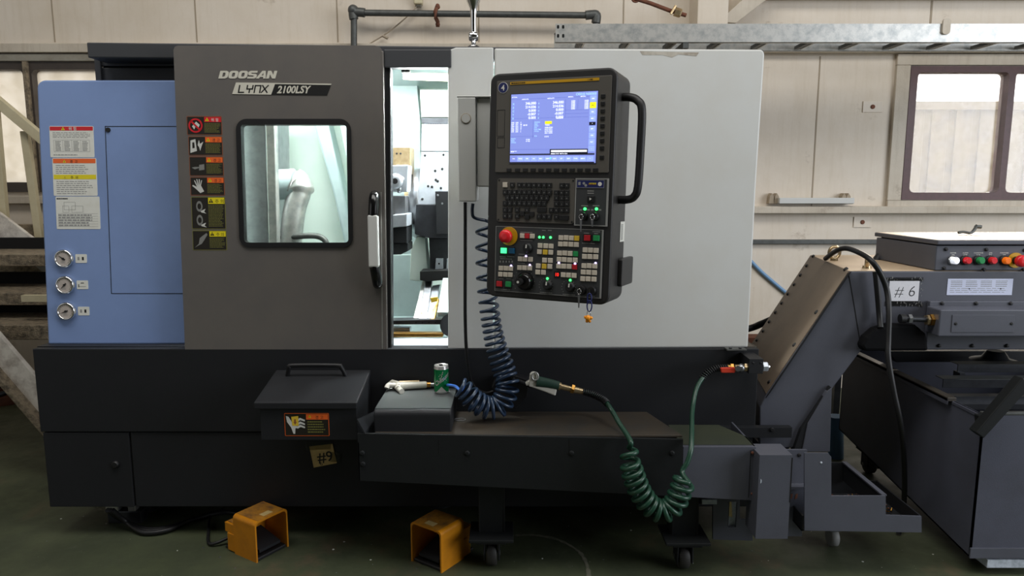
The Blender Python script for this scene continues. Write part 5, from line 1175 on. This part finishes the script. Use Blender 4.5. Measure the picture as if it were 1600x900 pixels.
m = MB('steel_dark'); y_ = 2.46; m.cyl(P(1408, 498, y_), P(1472, 500, y_), .010, .010, 14); m.cyl(P(1406, 498, y_), P(1414, 498, y_), .016, .016, 14, 'black_rubber'); m.hexbolt(P(1418, 498, y_), (1, 0, 0), .017, .014, 'steel'); m.hexbolt(P(1452, 500, y_), (1, 0, 0), .022, .020, 'brass'); m.hexbolt(P(1447, 500, y_), (1, 0, 0), .019, .010, 'brass_pale'); build('tensioner_rod', m, gb)
m = MB('black_gloss'); q = [(1346, 541), (1353, 527), (1368, 514), (1392, 507), (1432, 508), (1448, 522), (1452, 549), (1350, 549)]; m.prism(YF(2.47, 0, 0), [YF(2.47, 0, 0).uv(a, b) for a, b in q][::-1], 0, -.045, 'matte_black'); build('drive_cover', m, cv, bevel=.012, )

# ================================================================== CHIP CART
ct = thing('chip_cart', 'large open black steel chip bin below the conveyor at the right edge', 'cart', (2.0, 2.7, 0))
XA = 1.54; YA, YB_ = 2.24, 3.22; ZT = .56; XB2 = 2.5
m = MB('cart_dark')
m.prismv([(XA, YA, .065), (XA, YA, ZT), (XA, YB_, ZT), (XA, YB_, .17)], (.006, 0, 0)); m.wbox(XA, XB2, YA, YA + .006, .065, ZT); m.wbox(XA, XB2, YB_ - .006, YB_, .17, ZT); m.wbox(XB2, XB2 + .006, YA, YB_, .1, ZT)
m.prismv([(XA, YA, .065), (XA, YB_, .17), (XB2, YB_, .17), (XB2, YA, .065)], (0, 0, .006)); m.wbox(XA - .002, XB2, YA - .006, YA, .065, .10, 'conveyor_dark')
build('bin', m, ct)
m = MB('rust'); m.wbox(XA - .02, XA + .012, YA + .16, YB_, ZT - .002, ZT + .012, 'tank_top'); m.wbox(XA - .02, XA - .016, YA + .16, YB_, ZT - .015, ZT + .01, 'cart_dark'); m.wbox(XA - .02, XB2, YB_ - .03, YB_ + .01, ZT, ZT + .012, 'galv_dark')
m.wbox(XA - .004, XA + .01, YA, YA + .16, ZT - .012, ZT + .0, 'cart_dark'); m.wbox(XA, XB2, YA - .0, YA + .02, ZT - .0, ZT + .01, 'galv_dark'); build('rim', m, ct, bevel=.002)
for (pa, pb, Y_, n) in (((1497, 569), (1497, 582), 2.62, 'galv_dark'), ((1474, 592), (1474, 606), 2.52, 'galv')):
    a, b = P(*pa, Y_), P(*pb, Y_); m = MB('conveyor_dark'); m.wbox(a.x, XB2, Y_, Y_ + .004, b.z, a.z, 'steel_dark'); m.wbox(a.x, XB2, Y_, Y_ + .05, a.z - .003, a.z, 'galv_dark'); build('cross_rail', m, ct, bevel=.001)
m = MB('steel_dark'); a = P(1500, 583, 2.6); m.wbox(a.x, a.x + .02, 2.60, 2.64, P(1500, 594, 2.6).z, a.z); m.wbox(XA + .012, XB2, 2.62, 2.49, .50, .52); m.wbox(XA + .012, XB2, 2.52, 2.56, .52, .54); build('rail_block', m, ct)
m = MB('tank_dark'); a, b = P(1533, 682, 2.17), P(1606, 596, 2.17); d = (b - a).normalized(); n = V((-d.z, 0, d.x)) * .02; m.prismv([a + n, a - n * .6 + V((.0, 0, -.0)), b - n, b + n], (0, .04, 0)); m.prismv([P(1534, 652, 2.2), P(1536, 684, 2.2), P(1550, 672, 2.2), P(1553, 652, 2.2)], (0, .04, 0)); build('tow_strut', m, ct, bevel=.003)
for x, y in ((1.64, 2.33), (2.4, 2.33), (1.64, 3.1), (2.4, 3.1)): caster(x, y, ct, .055 if y < 3 else .10)
m = MB('snow_label'); m.wbox(1.60, 1.76, 2.236, 2.30, .03, .058); build('step_plate', m, ct)
m = MB('body_dark')
m.prismv([P(1388, 549, 2.9), P(1760, 549, 2.9), P(1760, 566, 2.9), P(1400, 566, 2.9)], (0, .05, 0)); m.lathe(P(1556, 548, 2.75), (0, 0, -1), [(0, .03), (.03, .05), (.04, .09)], 24, 'steel_dark'); build('conveyor_outlet', m, cv, bevel=.003)
m = MB('hose_grey_blue'); m.cyl(P(1306, 720, 3.3), P(1306, 650, 3.3), .035, .035, 20); tag(build('blue_pipe', m), 'pale blue pipe end showing behind the black plates under the conveyor', 'pipe')

# ================================================================== POST BOX, PLATE AND DRIP TRAY (right of the tank)
dt = thing('drip_tray', 'black L-shaped open tray resting low under the conveyor incline', 'tray', (1.2, 2.3, .05))
DF = YF(2.2, 0, 0)
m = MB('conveyor_dark'); q = [(1257, 708), (1257, 829), (1440, 832), (1440, 807), (1384, 805), (1384, 775), (1299, 775), (1299, 714), (1294, 708)]; m.prism(DF, [DF.uv(a, b) for a, b in q], 0, -.006); u, v = DF.uv(1283, 723); m.lathe(DF.pt(u, v, 0), DF.en, [(0, .004), (.002, .002)], 10, 'snow_label'); build('front_plate', m, dt)
xl_, xr_, xm_ = DF.uv(1257, 770)[0], DF.uv(1440, 820)[0], DF.uv(1384, 790)[0]; zb3, zt3, zm_ = DF.uv(1300, 831)[1], DF.uv(1440, 807)[1], DF.uv(1384, 775)[1]
m = MB('body_dark'); m.wbox(xl_, xr_, 2.206, 2.49, zb3, zb3 + .005); m.wbox(xr_ - .005, xr_, 2.206, 2.49, zb3, zt3); m.wbox(xm_ - .005, xm_, 2.206, 2.49, zt3, zm_); m.wbox(DF.uv(1299, 775)[0], xm_, 2.485, 2.49, zb3, zm_); m.wbox(xm_, xr_, 2.485, 2.49, zb3, zt3); m.wbox(xl_, xl_ + .005, 2.206, 2.49, zb3, zt3); m.wbox(xm_ - .012, xm_ + .004, 2.206, 2.49, zm_ - .003, zm_ + .002, 'conveyor_dark')
build('tray_walls', m, dt)
m = MB('rust')
for k in range(130):
    x = random.uniform(xl_ + .14, xr_ - .02); y = random.uniform(2.23, 2.46); r = random.uniform(.004, .009); m.tube([(x, y, zb3 + .008 + r * .4), (x + r * 2 * random.uniform(-1, 1), y + r * 2 * random.uniform(-1, 1), zb3 + .010 + r)], r * .35, 4, random.choice(('rust', 'steel_dark', 'brass')))
o = tag(build('metal_chips', m), 'loose metal chips scattered in the black drip tray', 'chips'); o['kind'] = 'stuff'
x_, y_ = P(1297, 832, 2.46).x, 2.44
m = MB('rubber_wheel'); m.lathe((x_ - .015, y_, .036), (1, 0, 0), [(0, .028), (.003, .033), (.027, .033), (.03, .028)], 24, 'ink_grey'); m.wbox(x_ - .02, x_ + .02, y_ - .02, y_ + .02, .065, zb3 + .001, 'galv_dark'); build('caster', m, dt)
pb = thing('post_guard', 'narrow upright black box between the coolant tank end and the drip tray', 'guard', (P(1210, 840, 2.15).x, 2.2, P(1210, 843, 2.15).z))
G = YF(2.15, 0, 0); a, b = G.uv(1187, 711); c, d = G.uv(1231, 842); c = (G.uv(1238, 711)[0] + c) / 2; m = MB('conveyor_dark'); m.box(G, a, c, d, b, 0, -.10)
u, v = G.uv(1188, 752); m.prism(G, [(u, v - .008), (u + .004, v - .004), (u + .004, v + .004), (u, v + .008)], .0, .0008, 'snow_label'); m.box(G, G.uv(1237, 720)[0], G.uv(1238.5, 720)[0], G.uv(1230, 785)[1], G.uv(1230, 715)[1], 0, .001, 'gap_black'); build('guard_box', m, pb, bevel=.003)
G = YF(2.28, 0, 0); a, b = G.uv(1225, 703); c, d = G.uv(1253, 838); m = MB('conveyor_dark'); m.box(G, a, c, d, b, 0, -.01); u, v = G.uv(1249, 711); m.lathe(G.pt(u, v, 0), G.en, [(0, .007), (.004, .005)], 12, 'black_rubber')
for px in (1236, 1244): u, v = G.uv(px, 775); m.prism(G, [(u - .005, v - .012), (u + .004, v - .008), (u + .005, v + .01), (u - .003, v + .006)], 0, .001, 'rust')
m.wbox(a - .1, c, 2.25, 2.30, .30, .31); build('side_plate', m, pb, bevel=.001)

# ================================================================== CAN AND AIR GUNS
ZPC = P(640, 641, 2.24).z
c0 = PZ(690, 614, ZPC); cr = .0262; chh = .104
cn = thing('drink_can', 'slim green and silver drink can standing on the pump cover', 'can', c0)
m = MB('can_green'); m.lathe(c0, (0, 0, 1), [(0, .020), (.002, .0225), (.008, cr)], 36, 'can_silver'); m.lathe(c0 + V((0, 0, .008)), (0, 0, 1), [(0, cr), (.082, cr)], 40, 'can_green'); m.lathe(c0 + V((0, 0, .09)), (0, 0, 1), [(0, cr), (.008, .0245), (.012, .0245), (.0125, .023), (.010, .0225), (.0095, .001)], 36, 'can_silver')
def wrap(u, v): return c0 + V((math.sin(u / cr) * (cr + .0004), -math.cos(u / cr) * (cr + .0004), v))
off = math.atan2(c0.x, c0.y) * cr
def wr(u, v): return wrap(u - off, v)
m.text(PF, -.022, .030, 'Chilsung', .021, 0, 'can_silver', .02, shear=.25, rot=.62, sx=.92, fn=wr)
N = 14
for k in range(N):   # pale mountain at the foot
    def mh(x): return .010 + max(0, .020 - abs(x) * 1.1)
    x0, x1_ = -.028 + .056 * k / N, -.028 + .056 * (k + 1) / N; m.add([wr(x0, .009), wr(x1_, .009), wr(x1_, mh(x1_)), wr(x0, mh(x0))], [[0, 1, 2, 3]], 'can_silver')
for x, y in ((-.006, .060), (.001, .066), (-.004, .072), (.003, .058), (-.008, .067), (-.002, .052), (.004, .075)): m.add([wr(x + .0016 * math.cos(t), y + .0016 * math.sin(t)) for t in [2 * PI * k / 8 for k in range(8)]], [list(range(8))], 'can_silver')
m.add([wr(.004, .084), wr(.0055, .084), wr(.020, .050), wr(.0185, .050)], [[0, 3, 2, 1]], 'can_silver'); m.add([wr(.004, .084), wr(.0055, .084), wr(-.004, .048), wr(-.0055, .048)], [[0, 3, 2, 1]], 'can_silver')
build('can_body', m, cn)
m = MB('chrome'); m.prismv([c0 + V((.008 * math.cos(t), -.004 + .013 * math.sin(t), .1005)) for t in [2 * PI * k / 16 for k in range(16)]], (0, 0, .002)); build('ring_pull', m, cn)

g = thing('air_gun', 'white air blow gun lying on the pump cover left of the can', 'air gun', PZ(640, 607, ZPC))
gz = ZPC + .017
a, b = PZ(621, 603, gz), PZ(667, 601, gz)
m = MB('gun_white'); d = (b - a); L_ = d.length; m.lathe(a, d, [(0, .013), (L_ * .2, .0145), (L_ * .6, .0125), (L_ * .97, .0125), (L_, .009)], 18); build('body', m, g)
m = MB('gun_white'); m.tube(catmull([a + V((.01, 0, .0)), a + V((-.012, -.005, .004)), a + V((-.03, -.012, .006)), a + V((-.035, -.02, -.003))], 5), .009, 12); m.tube([PZ(607, 601, gz), PZ(613, 596, gz + .012), PZ(624, 599, gz + .008), PZ(622, 606, gz)], .007, 10); m.tube([PZ(615, 600, gz), PZ(628, 612, ZPC + .009)], .010, 12); build('head', m, g)
m = MB('gun_white'); m.tube([PZ(624, 597, gz + .012), PZ(655, 596, gz + .010)], .005, 8, 'brass_pale'); build('trigger', m, g)
m = MB('brass'); m.cyl(b, b + V((.014, 0, 0)), .010, .010, 14); m.cyl(b + V((.014, 0, 0)), b + V((.028, 0, 0)), .007, .007, 14, 'steel'); build('coupling', m, g)
m = MB('chrome'); m.tube([PZ(607, 604, gz), PZ(601, 601, gz - .003), PZ(606, 608, ZPC + .006), PZ(613, 607, ZPC + .006)], .0025, 8); build('hook_loop', m, g)

def coil(axis_pts, radius_fn, turns_fn, n=900):
    ax = catmull(axis_pts, 24); L_ = [0]
    for p, q_ in zip(ax, ax[1:]): L_.append(L_[-1] + (q_ - p).length)
    T = L_[-1]; out = []; ph = 0; last = 0; i = 0; up = None
    for k in range(n + 1):
        s = T * k / n
        while i < len(ax) - 2 and L_[i + 1] < s: i += 1
        f_ = (s - L_[i]) / max(1e-9, L_[i + 1] - L_[i]); p = ax[i].lerp(ax[i + 1], f_); t = (ax[min(i + 2, len(ax) - 1)] - ax[max(i - 1, 0)]).normalized()
        ph += 2 * PI * (T / n) / turns_fn(k / n); x = V((0, 1, 0)); x = (x - t * x.dot(t)).normalized(); y = t.cross(x); r = radius_fn(k / n)
        out.append(p + (x * math.cos(ph) + y * math.sin(ph)) * r)
    return out
Yn = 2.40
nh = thing('coiled_air_hose', 'dark navy coiled air hose hanging beside the pendant carrier', 'hose', P(760, 500, Yn))
cp = coil([P(757, 345, Yn), P(757, 380, Yn), P(760, 440, Yn), P(767, 500, Yn), P(775, 540, Yn), P(788, 580, Yn - .01), P(793, 605, Yn - .03), P(782, 632, Yn - .04), P(762, 637, Yn - .05), P(742, 627, Yn - .06), P(728, 612, Yn - .06), P(718, 604, Yn - .06)],
          lambda t: .025 + .005 * min(1, t * 4) + .006 * max(0, min(1, (t - .45) * 6)) - .006 * max(0, (t - .9) * 10), lambda t: .052 if t < .22 else (.052 - (.030 * min(1, (t - .22) / .2)) if t < .6 else .022), 1500)
m = MB('hose_navy'); m.tube(catmull([P(739, 318, Yn), P(738, 330, Yn), P(741, 340, Yn)] + cp[:1], 5)[:-1] + cp, .0058, 8); build('coil', m, nh)
m = MB('hose_blue'); e = cp[-1]; g1 = b + V((.028, 0, 0)); m.tube(catmull([e, P(721, 610, 2.32), P(712, 604, 2.36), P(703, 602, 2.40), g1 + V((.02, 0, 0)), g1], 8), .0052, 10); build('blue_end', m, nh)
m = MB('black_rubber'); m.tube(catmull([P(727, 316, 2.42), P(727, 400, 2.43), P(727, 500, 2.44), P(730, 560, 2.44), P(738, 600, 2.45), P(757, 614, 2.46), P(775, 610, 2.47)], 8), .006, 10); tag(build('pendant_cable', m), 'straight black cable running down beside the navy coiled hose', 'cable')
m = MB('body_dark'); m.prismv([P(768, 606, 2.44), P(776, 590, 2.44), P(800, 586, 2.44), P(826, 594, 2.44), P(824, 620, 2.44), P(806, 640, 2.44), P(780, 630, 2.44)], (0, .056, 0), 'black_rubber'); m.tube([P(800, 592, 2.44), P(812, 596, 2.40), P(832, 604, 2.40)], .008, 8, 'black_rubber'); tag(build('gun_holder', m, bevel=.008), 'black holder block on the machine behind the bend of the coiled hose', 'holder')

# green hose with gun
Yg = 2.40
gg = thing('spray_gun', 'silver and green wash gun with brass fitting hooked on the machine front', 'spray gun', P(850, 605, Yg))
m = MB('hose_green_dark'); m.tube([P(838, 596, Yg), P(856, 599, Yg), P(873, 603, Yg)], [.020, .018, .016], 14); build('grip', m, gg)
m = MB('gun_white'); q = [(828, 586), (832, 582), (840, 584), (838, 598), (852, 602), (871, 605), (868, 619), (850, 612), (836, 607), (826, 604)]; m.prismv([P(a_, b_, Yg - .012) for a_, b_ in q], (0, .024, 0)); build('trigger_lever', m, gg, bevel=.004)
m = MB('galv'); m.tube([P(836 + 5 * math.cos(t), 588 + 6 * math.sin(t), Yg - .016) for t in [2 * PI * k / 18 for k in range(18)]], .003, 8, close=True); m.cyl(P(822, 600, Yg), P(830, 597, Yg), .008, .012, 14, 'gun_white'); build('nozzle_hook', m, gg)
m = MB('brass_pale'); m.cyl(P(872, 603, Yg), P(876, 604, Yg), .014, .014, 14); m.cyl(P(876, 604, Yg), P(893, 608, Yg), .010, .010, 14); m.hexbolt(P(892, 607, Yg), P(898, 609, Yg) - P(892, 607, Yg), .017, .012, 'brass'); m.cyl(P(897, 609, Yg), P(911, 612, Yg), .012, .010, 14); build('hose_fitting', m, gg)
gh = thing('green_coil_hose', 'dark green coiled hose looping down in front of the coolant tank', 'hose', P(1035, 800, 2.12))
m = MB('hose_green'); path1 = [P(910, 612, Yg), P(925, 616, Yg - .01), P(942, 624, Yg - .04), P(955, 640, 2.30), P(968, 662, 2.24), P(980, 680, 2.17), P(986, 692, 2.13)]
gc = coil([P(984, 700, 2.13), P(984, 718, 2.12), P(989, 740, 2.12), P(1000, 768, 2.12), P(1016, 790, 2.12), P(1035, 799, 2.12), P(1052, 790, 2.12), P(1062, 770, 2.12), P(1070, 748, 2.12)], lambda t: .020 + .010 * min(1, t * 5), lambda t: .036 if t < .12 else .0255, 1100)
p2 = [gc[-1], P(1066, 738, 2.13), P(1074, 722, 2.14), P(1080, 700, 2.16), P(1081, 670, 2.22), P(1082, 640, 2.32), P(1088, 608, 2.38), P(1100, 588, 2.42), P(1110, 581, 2.42)]
m.tube(catmull(path1 + [gc[0]], 6)[:-1] + gc + catmull(p2, 6)[1:], .0080, 8); build('hose', m, gh)
for ax, nm in (([P(911, 612, Yg), P(925, 616, Yg - .01), P(942, 624, Yg - .04), P(949, 631, 2.33)], 0), ([P(1097, 591, 2.42), P(1104, 583, 2.42), P(1118, 576, 2.42), P(1137, 575, 2.42)], 1)):
    m = MB('black_rubber'); m.tube(coil(ax, lambda t: .010, lambda t: .0075, 260), .0026, 6); build('spring_guard', m, gh)
vb = thing('ball_valve', 'red lever ball valve with brass fittings at the right end of the machine', 'valve', P(1160, 577, 2.43))
m = MB('valve_red'); m.prismv([P(1126, 575, 2.40), P(1148, 574, 2.40), P(1151, 578, 2.40), P(1148, 583, 2.40), P(1127, 583, 2.40)], (0, .01, 0)); build('lever', m, vb, bevel=.003)
m = MB('brass'); y_ = 2.42; m.cyl(P(1136, 574, y_), P(1146, 574, y_), .010, .010, 14); m.hexbolt(P(1141, 574, y_), (1, 0, 0), .014, .012); m.cyl(P(1148, 575, y_), P(1172, 575, y_), .012, .012, 14, 'brass_pale'); m.ball(P(1158, 575, y_), .015, 'steel'); m.cyl(P(1153, 576, 2.39), P(1153, 576, 2.41), .010, .010, 12, 'steel'); m.hexbolt(P(1163, 574, y_), (1, 0, 0), .015, .010, 'brass_pale'); build('valve_body', m, vb)
m = MB('body_dark'); f = YF(2.40, 0, 0); a, b = f.uv(1171, 561); c, d = f.uv(1192, 584); m.box(f, a, c, d, b, 0, -.10)
for px in (1177, 1189): u, v = f.uv(px, 567); m.cyl(f.pt(u, v, 0), f.pt(u, v, .002), .004, .003, 10, 'black_rubber')
build('manifold_block', m, vb, bevel=.002)
m = MB('steel'); m.hexbolt(P(1191, 573, 2.43), (1, 0, 0), .018, .018, 'steel_bright'); m.cyl(P(1196, 573, 2.43), P(1202, 573, 2.43), .012, .008, 12, 'chrome'); build('plug', m, vb)

# cables on the conveyor
m = MB('black_rubber'); q = [(1290, 404, 2.85), (1305, 393, 2.7), (1322, 388, 2.6), (1345, 396, 2.52), (1362, 408, 2.46), (1376, 428, 2.45), (1386, 455, 2.45), (1389, 490, 2.42), (1388, 530, 2.40), (1388, 560, 2.38), (1396, 610, 2.36), (1408, 670, 2.36), (1413, 730, 2.46), (1412, 790, 2.54), (1404, 834, 2.52)]
m.tube(catmull([P(a, b, c) for a, b, c in q], 8), .0095, 12); tag(build('black_cable', m), 'thick black cable looping over the conveyor and down past the #6 paper', 'cable')
m = MB('black_rubber'); m.tube(catmull([P(1368, 424, 2.49), P(1371, 455, 2.49), P(1374, 490, 2.49), P(1376, 512, 2.47)], 8), .010, 12); tag(build('short_cable', m), 'short straight black cable left of the #6 paper entering the drive cover', 'cable')
m = MB('black_rubber'); m.tube(catmull([P(1420, 386, 2.95), P(1398, 386, 2.95), P(1382, 394, 2.93), P(1372, 404, 2.92), P(1366, 416, 2.90)], 8), .018, 14); tag(build('flexible_conduit', m), 'fat black conduit leaving the back left side of the conveyor control box', 'conduit')
m = MB('hose_grey_blue'); m.tube(catmull([P(1140, 370, 4.485), P(1180, 415, 4.485), P(1205, 438, 4.485), P(1235, 462, 4.485), P(1280, 490, 4.485)], 8), .011, 10); tag(build('air_line', m), 'thin blue grey air line sagging between the machine and the conveyor', 'hose')
m = MB('black_rubber'); m.tube(catmull([P(1110, 530, 3.3), P(1172, 513, 3.3), P(1190, 506, 3.25), P(1215, 497, 3.2), P(1240, 500, 3.2)], 8), .016, 10); tag(build('rear_cable', m), 'black cable running behind the conveyor from the white panel', 'cable')
m = MB('steel_dark'); m.wbox(P(1150, 540, 3.6).x, P(1330, 540, 3.6).x, 3.6, 3.7, P(1200, 545, 3.6).z, P(1200, 528, 3.6).z, 'rust'); m.wbox(P(1180, 560, 3.6).x, P(1190, 560, 3.6).x, 3.62, 3.68, 0, P(1200, 545, 3.6).z); m.wbox(P(1310, 560, 3.6).x, P(1320, 560, 3.6).x, 3.62, 3.68, 0, P(1200, 545, 3.6).z); tag(build('rear_beam', m), 'rusty steel beam behind the conveyor incline at ledge height', 'beam')

# ================================================================== FOOT PEDALS
def pedal(loc, face, label):
    t = thing('foot_pedal', label, 'foot pedal', (0, 0, 0), 'yellow foot pedals on the floor')
    fr = Frame((0, 0, 0), (0, 1, 0), (0, 0, 1))   # outline across the width, pushed along -x (normal is +x)
    W2, H = .070, .148
    o_ = [(-W2, .0), (-W2, H - .015)] + [(-W2 + .015 - .015 * math.cos(t_), H - .015 + .015 * math.sin(t_)) for t_ in [PI / 2 * k / 5 for k in range(1, 6)]] + [(W2 - .015 + .015 * math.sin(t_), H - .015 + .015 * math.cos(t_)) for t_ in [PI / 2 * k / 5 for k in range(0, 6)]] + [(W2, 0)]
    i_ = [(x * (1 - .006 / W2), z if z < .001 else z - .006) for x, z in o_]
    m = MB('yellow'); m.prism(fr, (o_ + i_[::-1])[::-1], .09, -.03); H1 = build('hood', m, t, pivot=(0, 0, 0))
    m = MB('yellow_worn'); m.prism(fr, [(-W2 + .014, H + .0002), (W2 - .014, H + .0002), (W2 - .014, H + .0008), (-W2 + .014, H + .0008)], .088, -.028, 'yellow_worn'); build('worn_or_lit_top', m, t, pivot=(0, 0, 0))
    m = MB('label_white'); m.wbox(.05, .075, -.02, .02, H + .001, H + .0016, 'paper_tan'); build('sticker', m, t, pivot=(0, 0, 0))
    m = MB('yellow'); m.wbox(-.085, -.025, -W2 + .004, W2 - .004, .07, .105, 'yellow'); m.wbox(-.078, -.03, -W2 + .012, W2 - .012, .105, .108, 'yellow_worn'); build('rear_cap', m, t, pivot=(0, 0, 0), bevel=.004)
    m = MB('yellow'); m.wbox(-.07, -.03, -W2 + .001, W2 - .001, .004, .07); build('rear_wall', m, t, pivot=(0, 0, 0), bevel=.002)
    m = MB('green_case'); m.wbox(-.088, -.068, -W2 + .012, W2 - .012, .012, .072); build('switch_case', m, t, pivot=(0, 0, 0), bevel=.004)
    m = MB('black_rubber'); m.wbox(-.095, .085, -W2 + .008, W2 - .008, 0, .012); build('base_plate', m, t, pivot=(0, 0, 0), bevel=.003)
    m = MB('steel_dark'); m.prismv([(-.03, -.045, .05), (.075, -.045, .022), (.075, -.045, .032), (-.03, -.045, .062)], (0, .09, 0), 'body_dark')
    build('treadle', m, t, pivot=(0, 0, 0))
    t.rotation_euler = (0, 0, math.atan2(face[1], face[0])); t.location = loc; return t
def floor_at(px, py): return PZ(px, py, 0)
n1 = floor_at(401, 880); d1 = V((.84, -.54, 0)).normalized(); s1 = V((-d1.y, d1.x, 0)); pedal(n1 + s1 * .070 - d1 * .09, d1, 'yellow foot pedal left of centre with its opening turned to the right')
n2 = floor_at(690, 896); d2 = V((-.577, -.817, 0)).normalized(); s2 = V((d2.y, -d2.x, 0)); pedal(n2 + s2 * .070 - d2 * .09, d2, 'yellow foot pedal near the tank leg with its opening turned to the left')
# cables and foot under the left of the machine
m = MB('black_rubber')
for k in range(3):
    o1 = k * 4; m.tube(catmull([PZ(168 + o1, 797, .10), PZ(190 + o1, 812 + k * 2, .03), PZ(225, 826 + k * 3, .014), PZ(262, 824 + k * 2, .014), PZ(300, 812, .014), PZ(345 + o1, 800, .014), PZ(400, 806, .014)], 8), .009, 10)
tag(build('floor_cables', m), 'bundle of black cables sagging under the left end of the machine', 'cable')
m = MB('black_rubber'); m.tube(catmull([n1 - d1 * .19 + s1 * .07 + V((0, 0, .03)), PZ(330, 850, .01), PZ(326, 828, .01), PZ(330, 805, .01), PZ(350, 795, .01)], 8), .006, 8); tag(build('pedal_cable', m), 'black cable leading from the left foot pedal under the machine', 'cable')
m = MB('snow_label'); c = PZ(168, 799, .06); m.wbox(c.x - .02, c.x + .03, c.y + .02, c.y + .06, .05, .09, 'galv'); c = PZ(195, 799, .06); m.wbox(c.x, c.x + .03, c.y + .02, c.y + .05, .05, .08, 'galv'); m.wbox(c.x - .08, c.x + .05, c.y + .02, c.y + .07, 0, .05, 'steel_dark'); m.wbox(P(215, 805, 2.75).x, P(275, 805, 2.75).x, 2.75, 2.95, 0, .09, 'body_dark'); tag(build('levelling_block', m, bevel=.003), 'grey metal levelling blocks under the left end of the machine', 'block')
# pale curved scrape mark on the floor
m = MB('floor_scrape'); L0 = catmull([PZ(790, 838, 0), PZ(830, 836, 0), PZ(870, 843, 0), PZ(902, 860, 0), PZ(916, 880, 0), PZ(920, 905, 0), PZ(915, 940, 0)], 8)
vs = []
for i, p in enumerate(L0):
    t = (L0[min(i + 1, len(L0) - 1)] - L0[max(i - 1, 0)]).normalized(); n = V((-t.y, t.x, 0)) * random.uniform(.003, .010); vs += [p + n + V((0, 0, .0008)), p - n + V((0, 0, .0008))]
m.add(vs, [[2 * i, 2 * i + 1, 2 * i + 3, 2 * i + 2] for i in range(len(L0) - 1)]); o = build('floor_scrape_mark', m, recalc=True); o['kind'] = 'structure'
# white specks of swarf on the floor
m = MB('label_white')
for k in range(60):
    px, py = random.uniform(60, 1500), random.uniform(800, 896); c = PZ(px, py, 0); r = random.uniform(.001, .0035); m.prismv([c + V((r * 1.5, 0, 0)), c + V((0, r, 0)), c + V((-r, 0, 0)), c + V((0, -r * 1.2, 0))], (0, 0, .001), random.choice(('label_white', 'steel', 'steel')))
o = tag(build('floor_swarf', m), 'tiny pale metal specks scattered over the green floor', 'swarf'); o['kind'] = 'stuff'
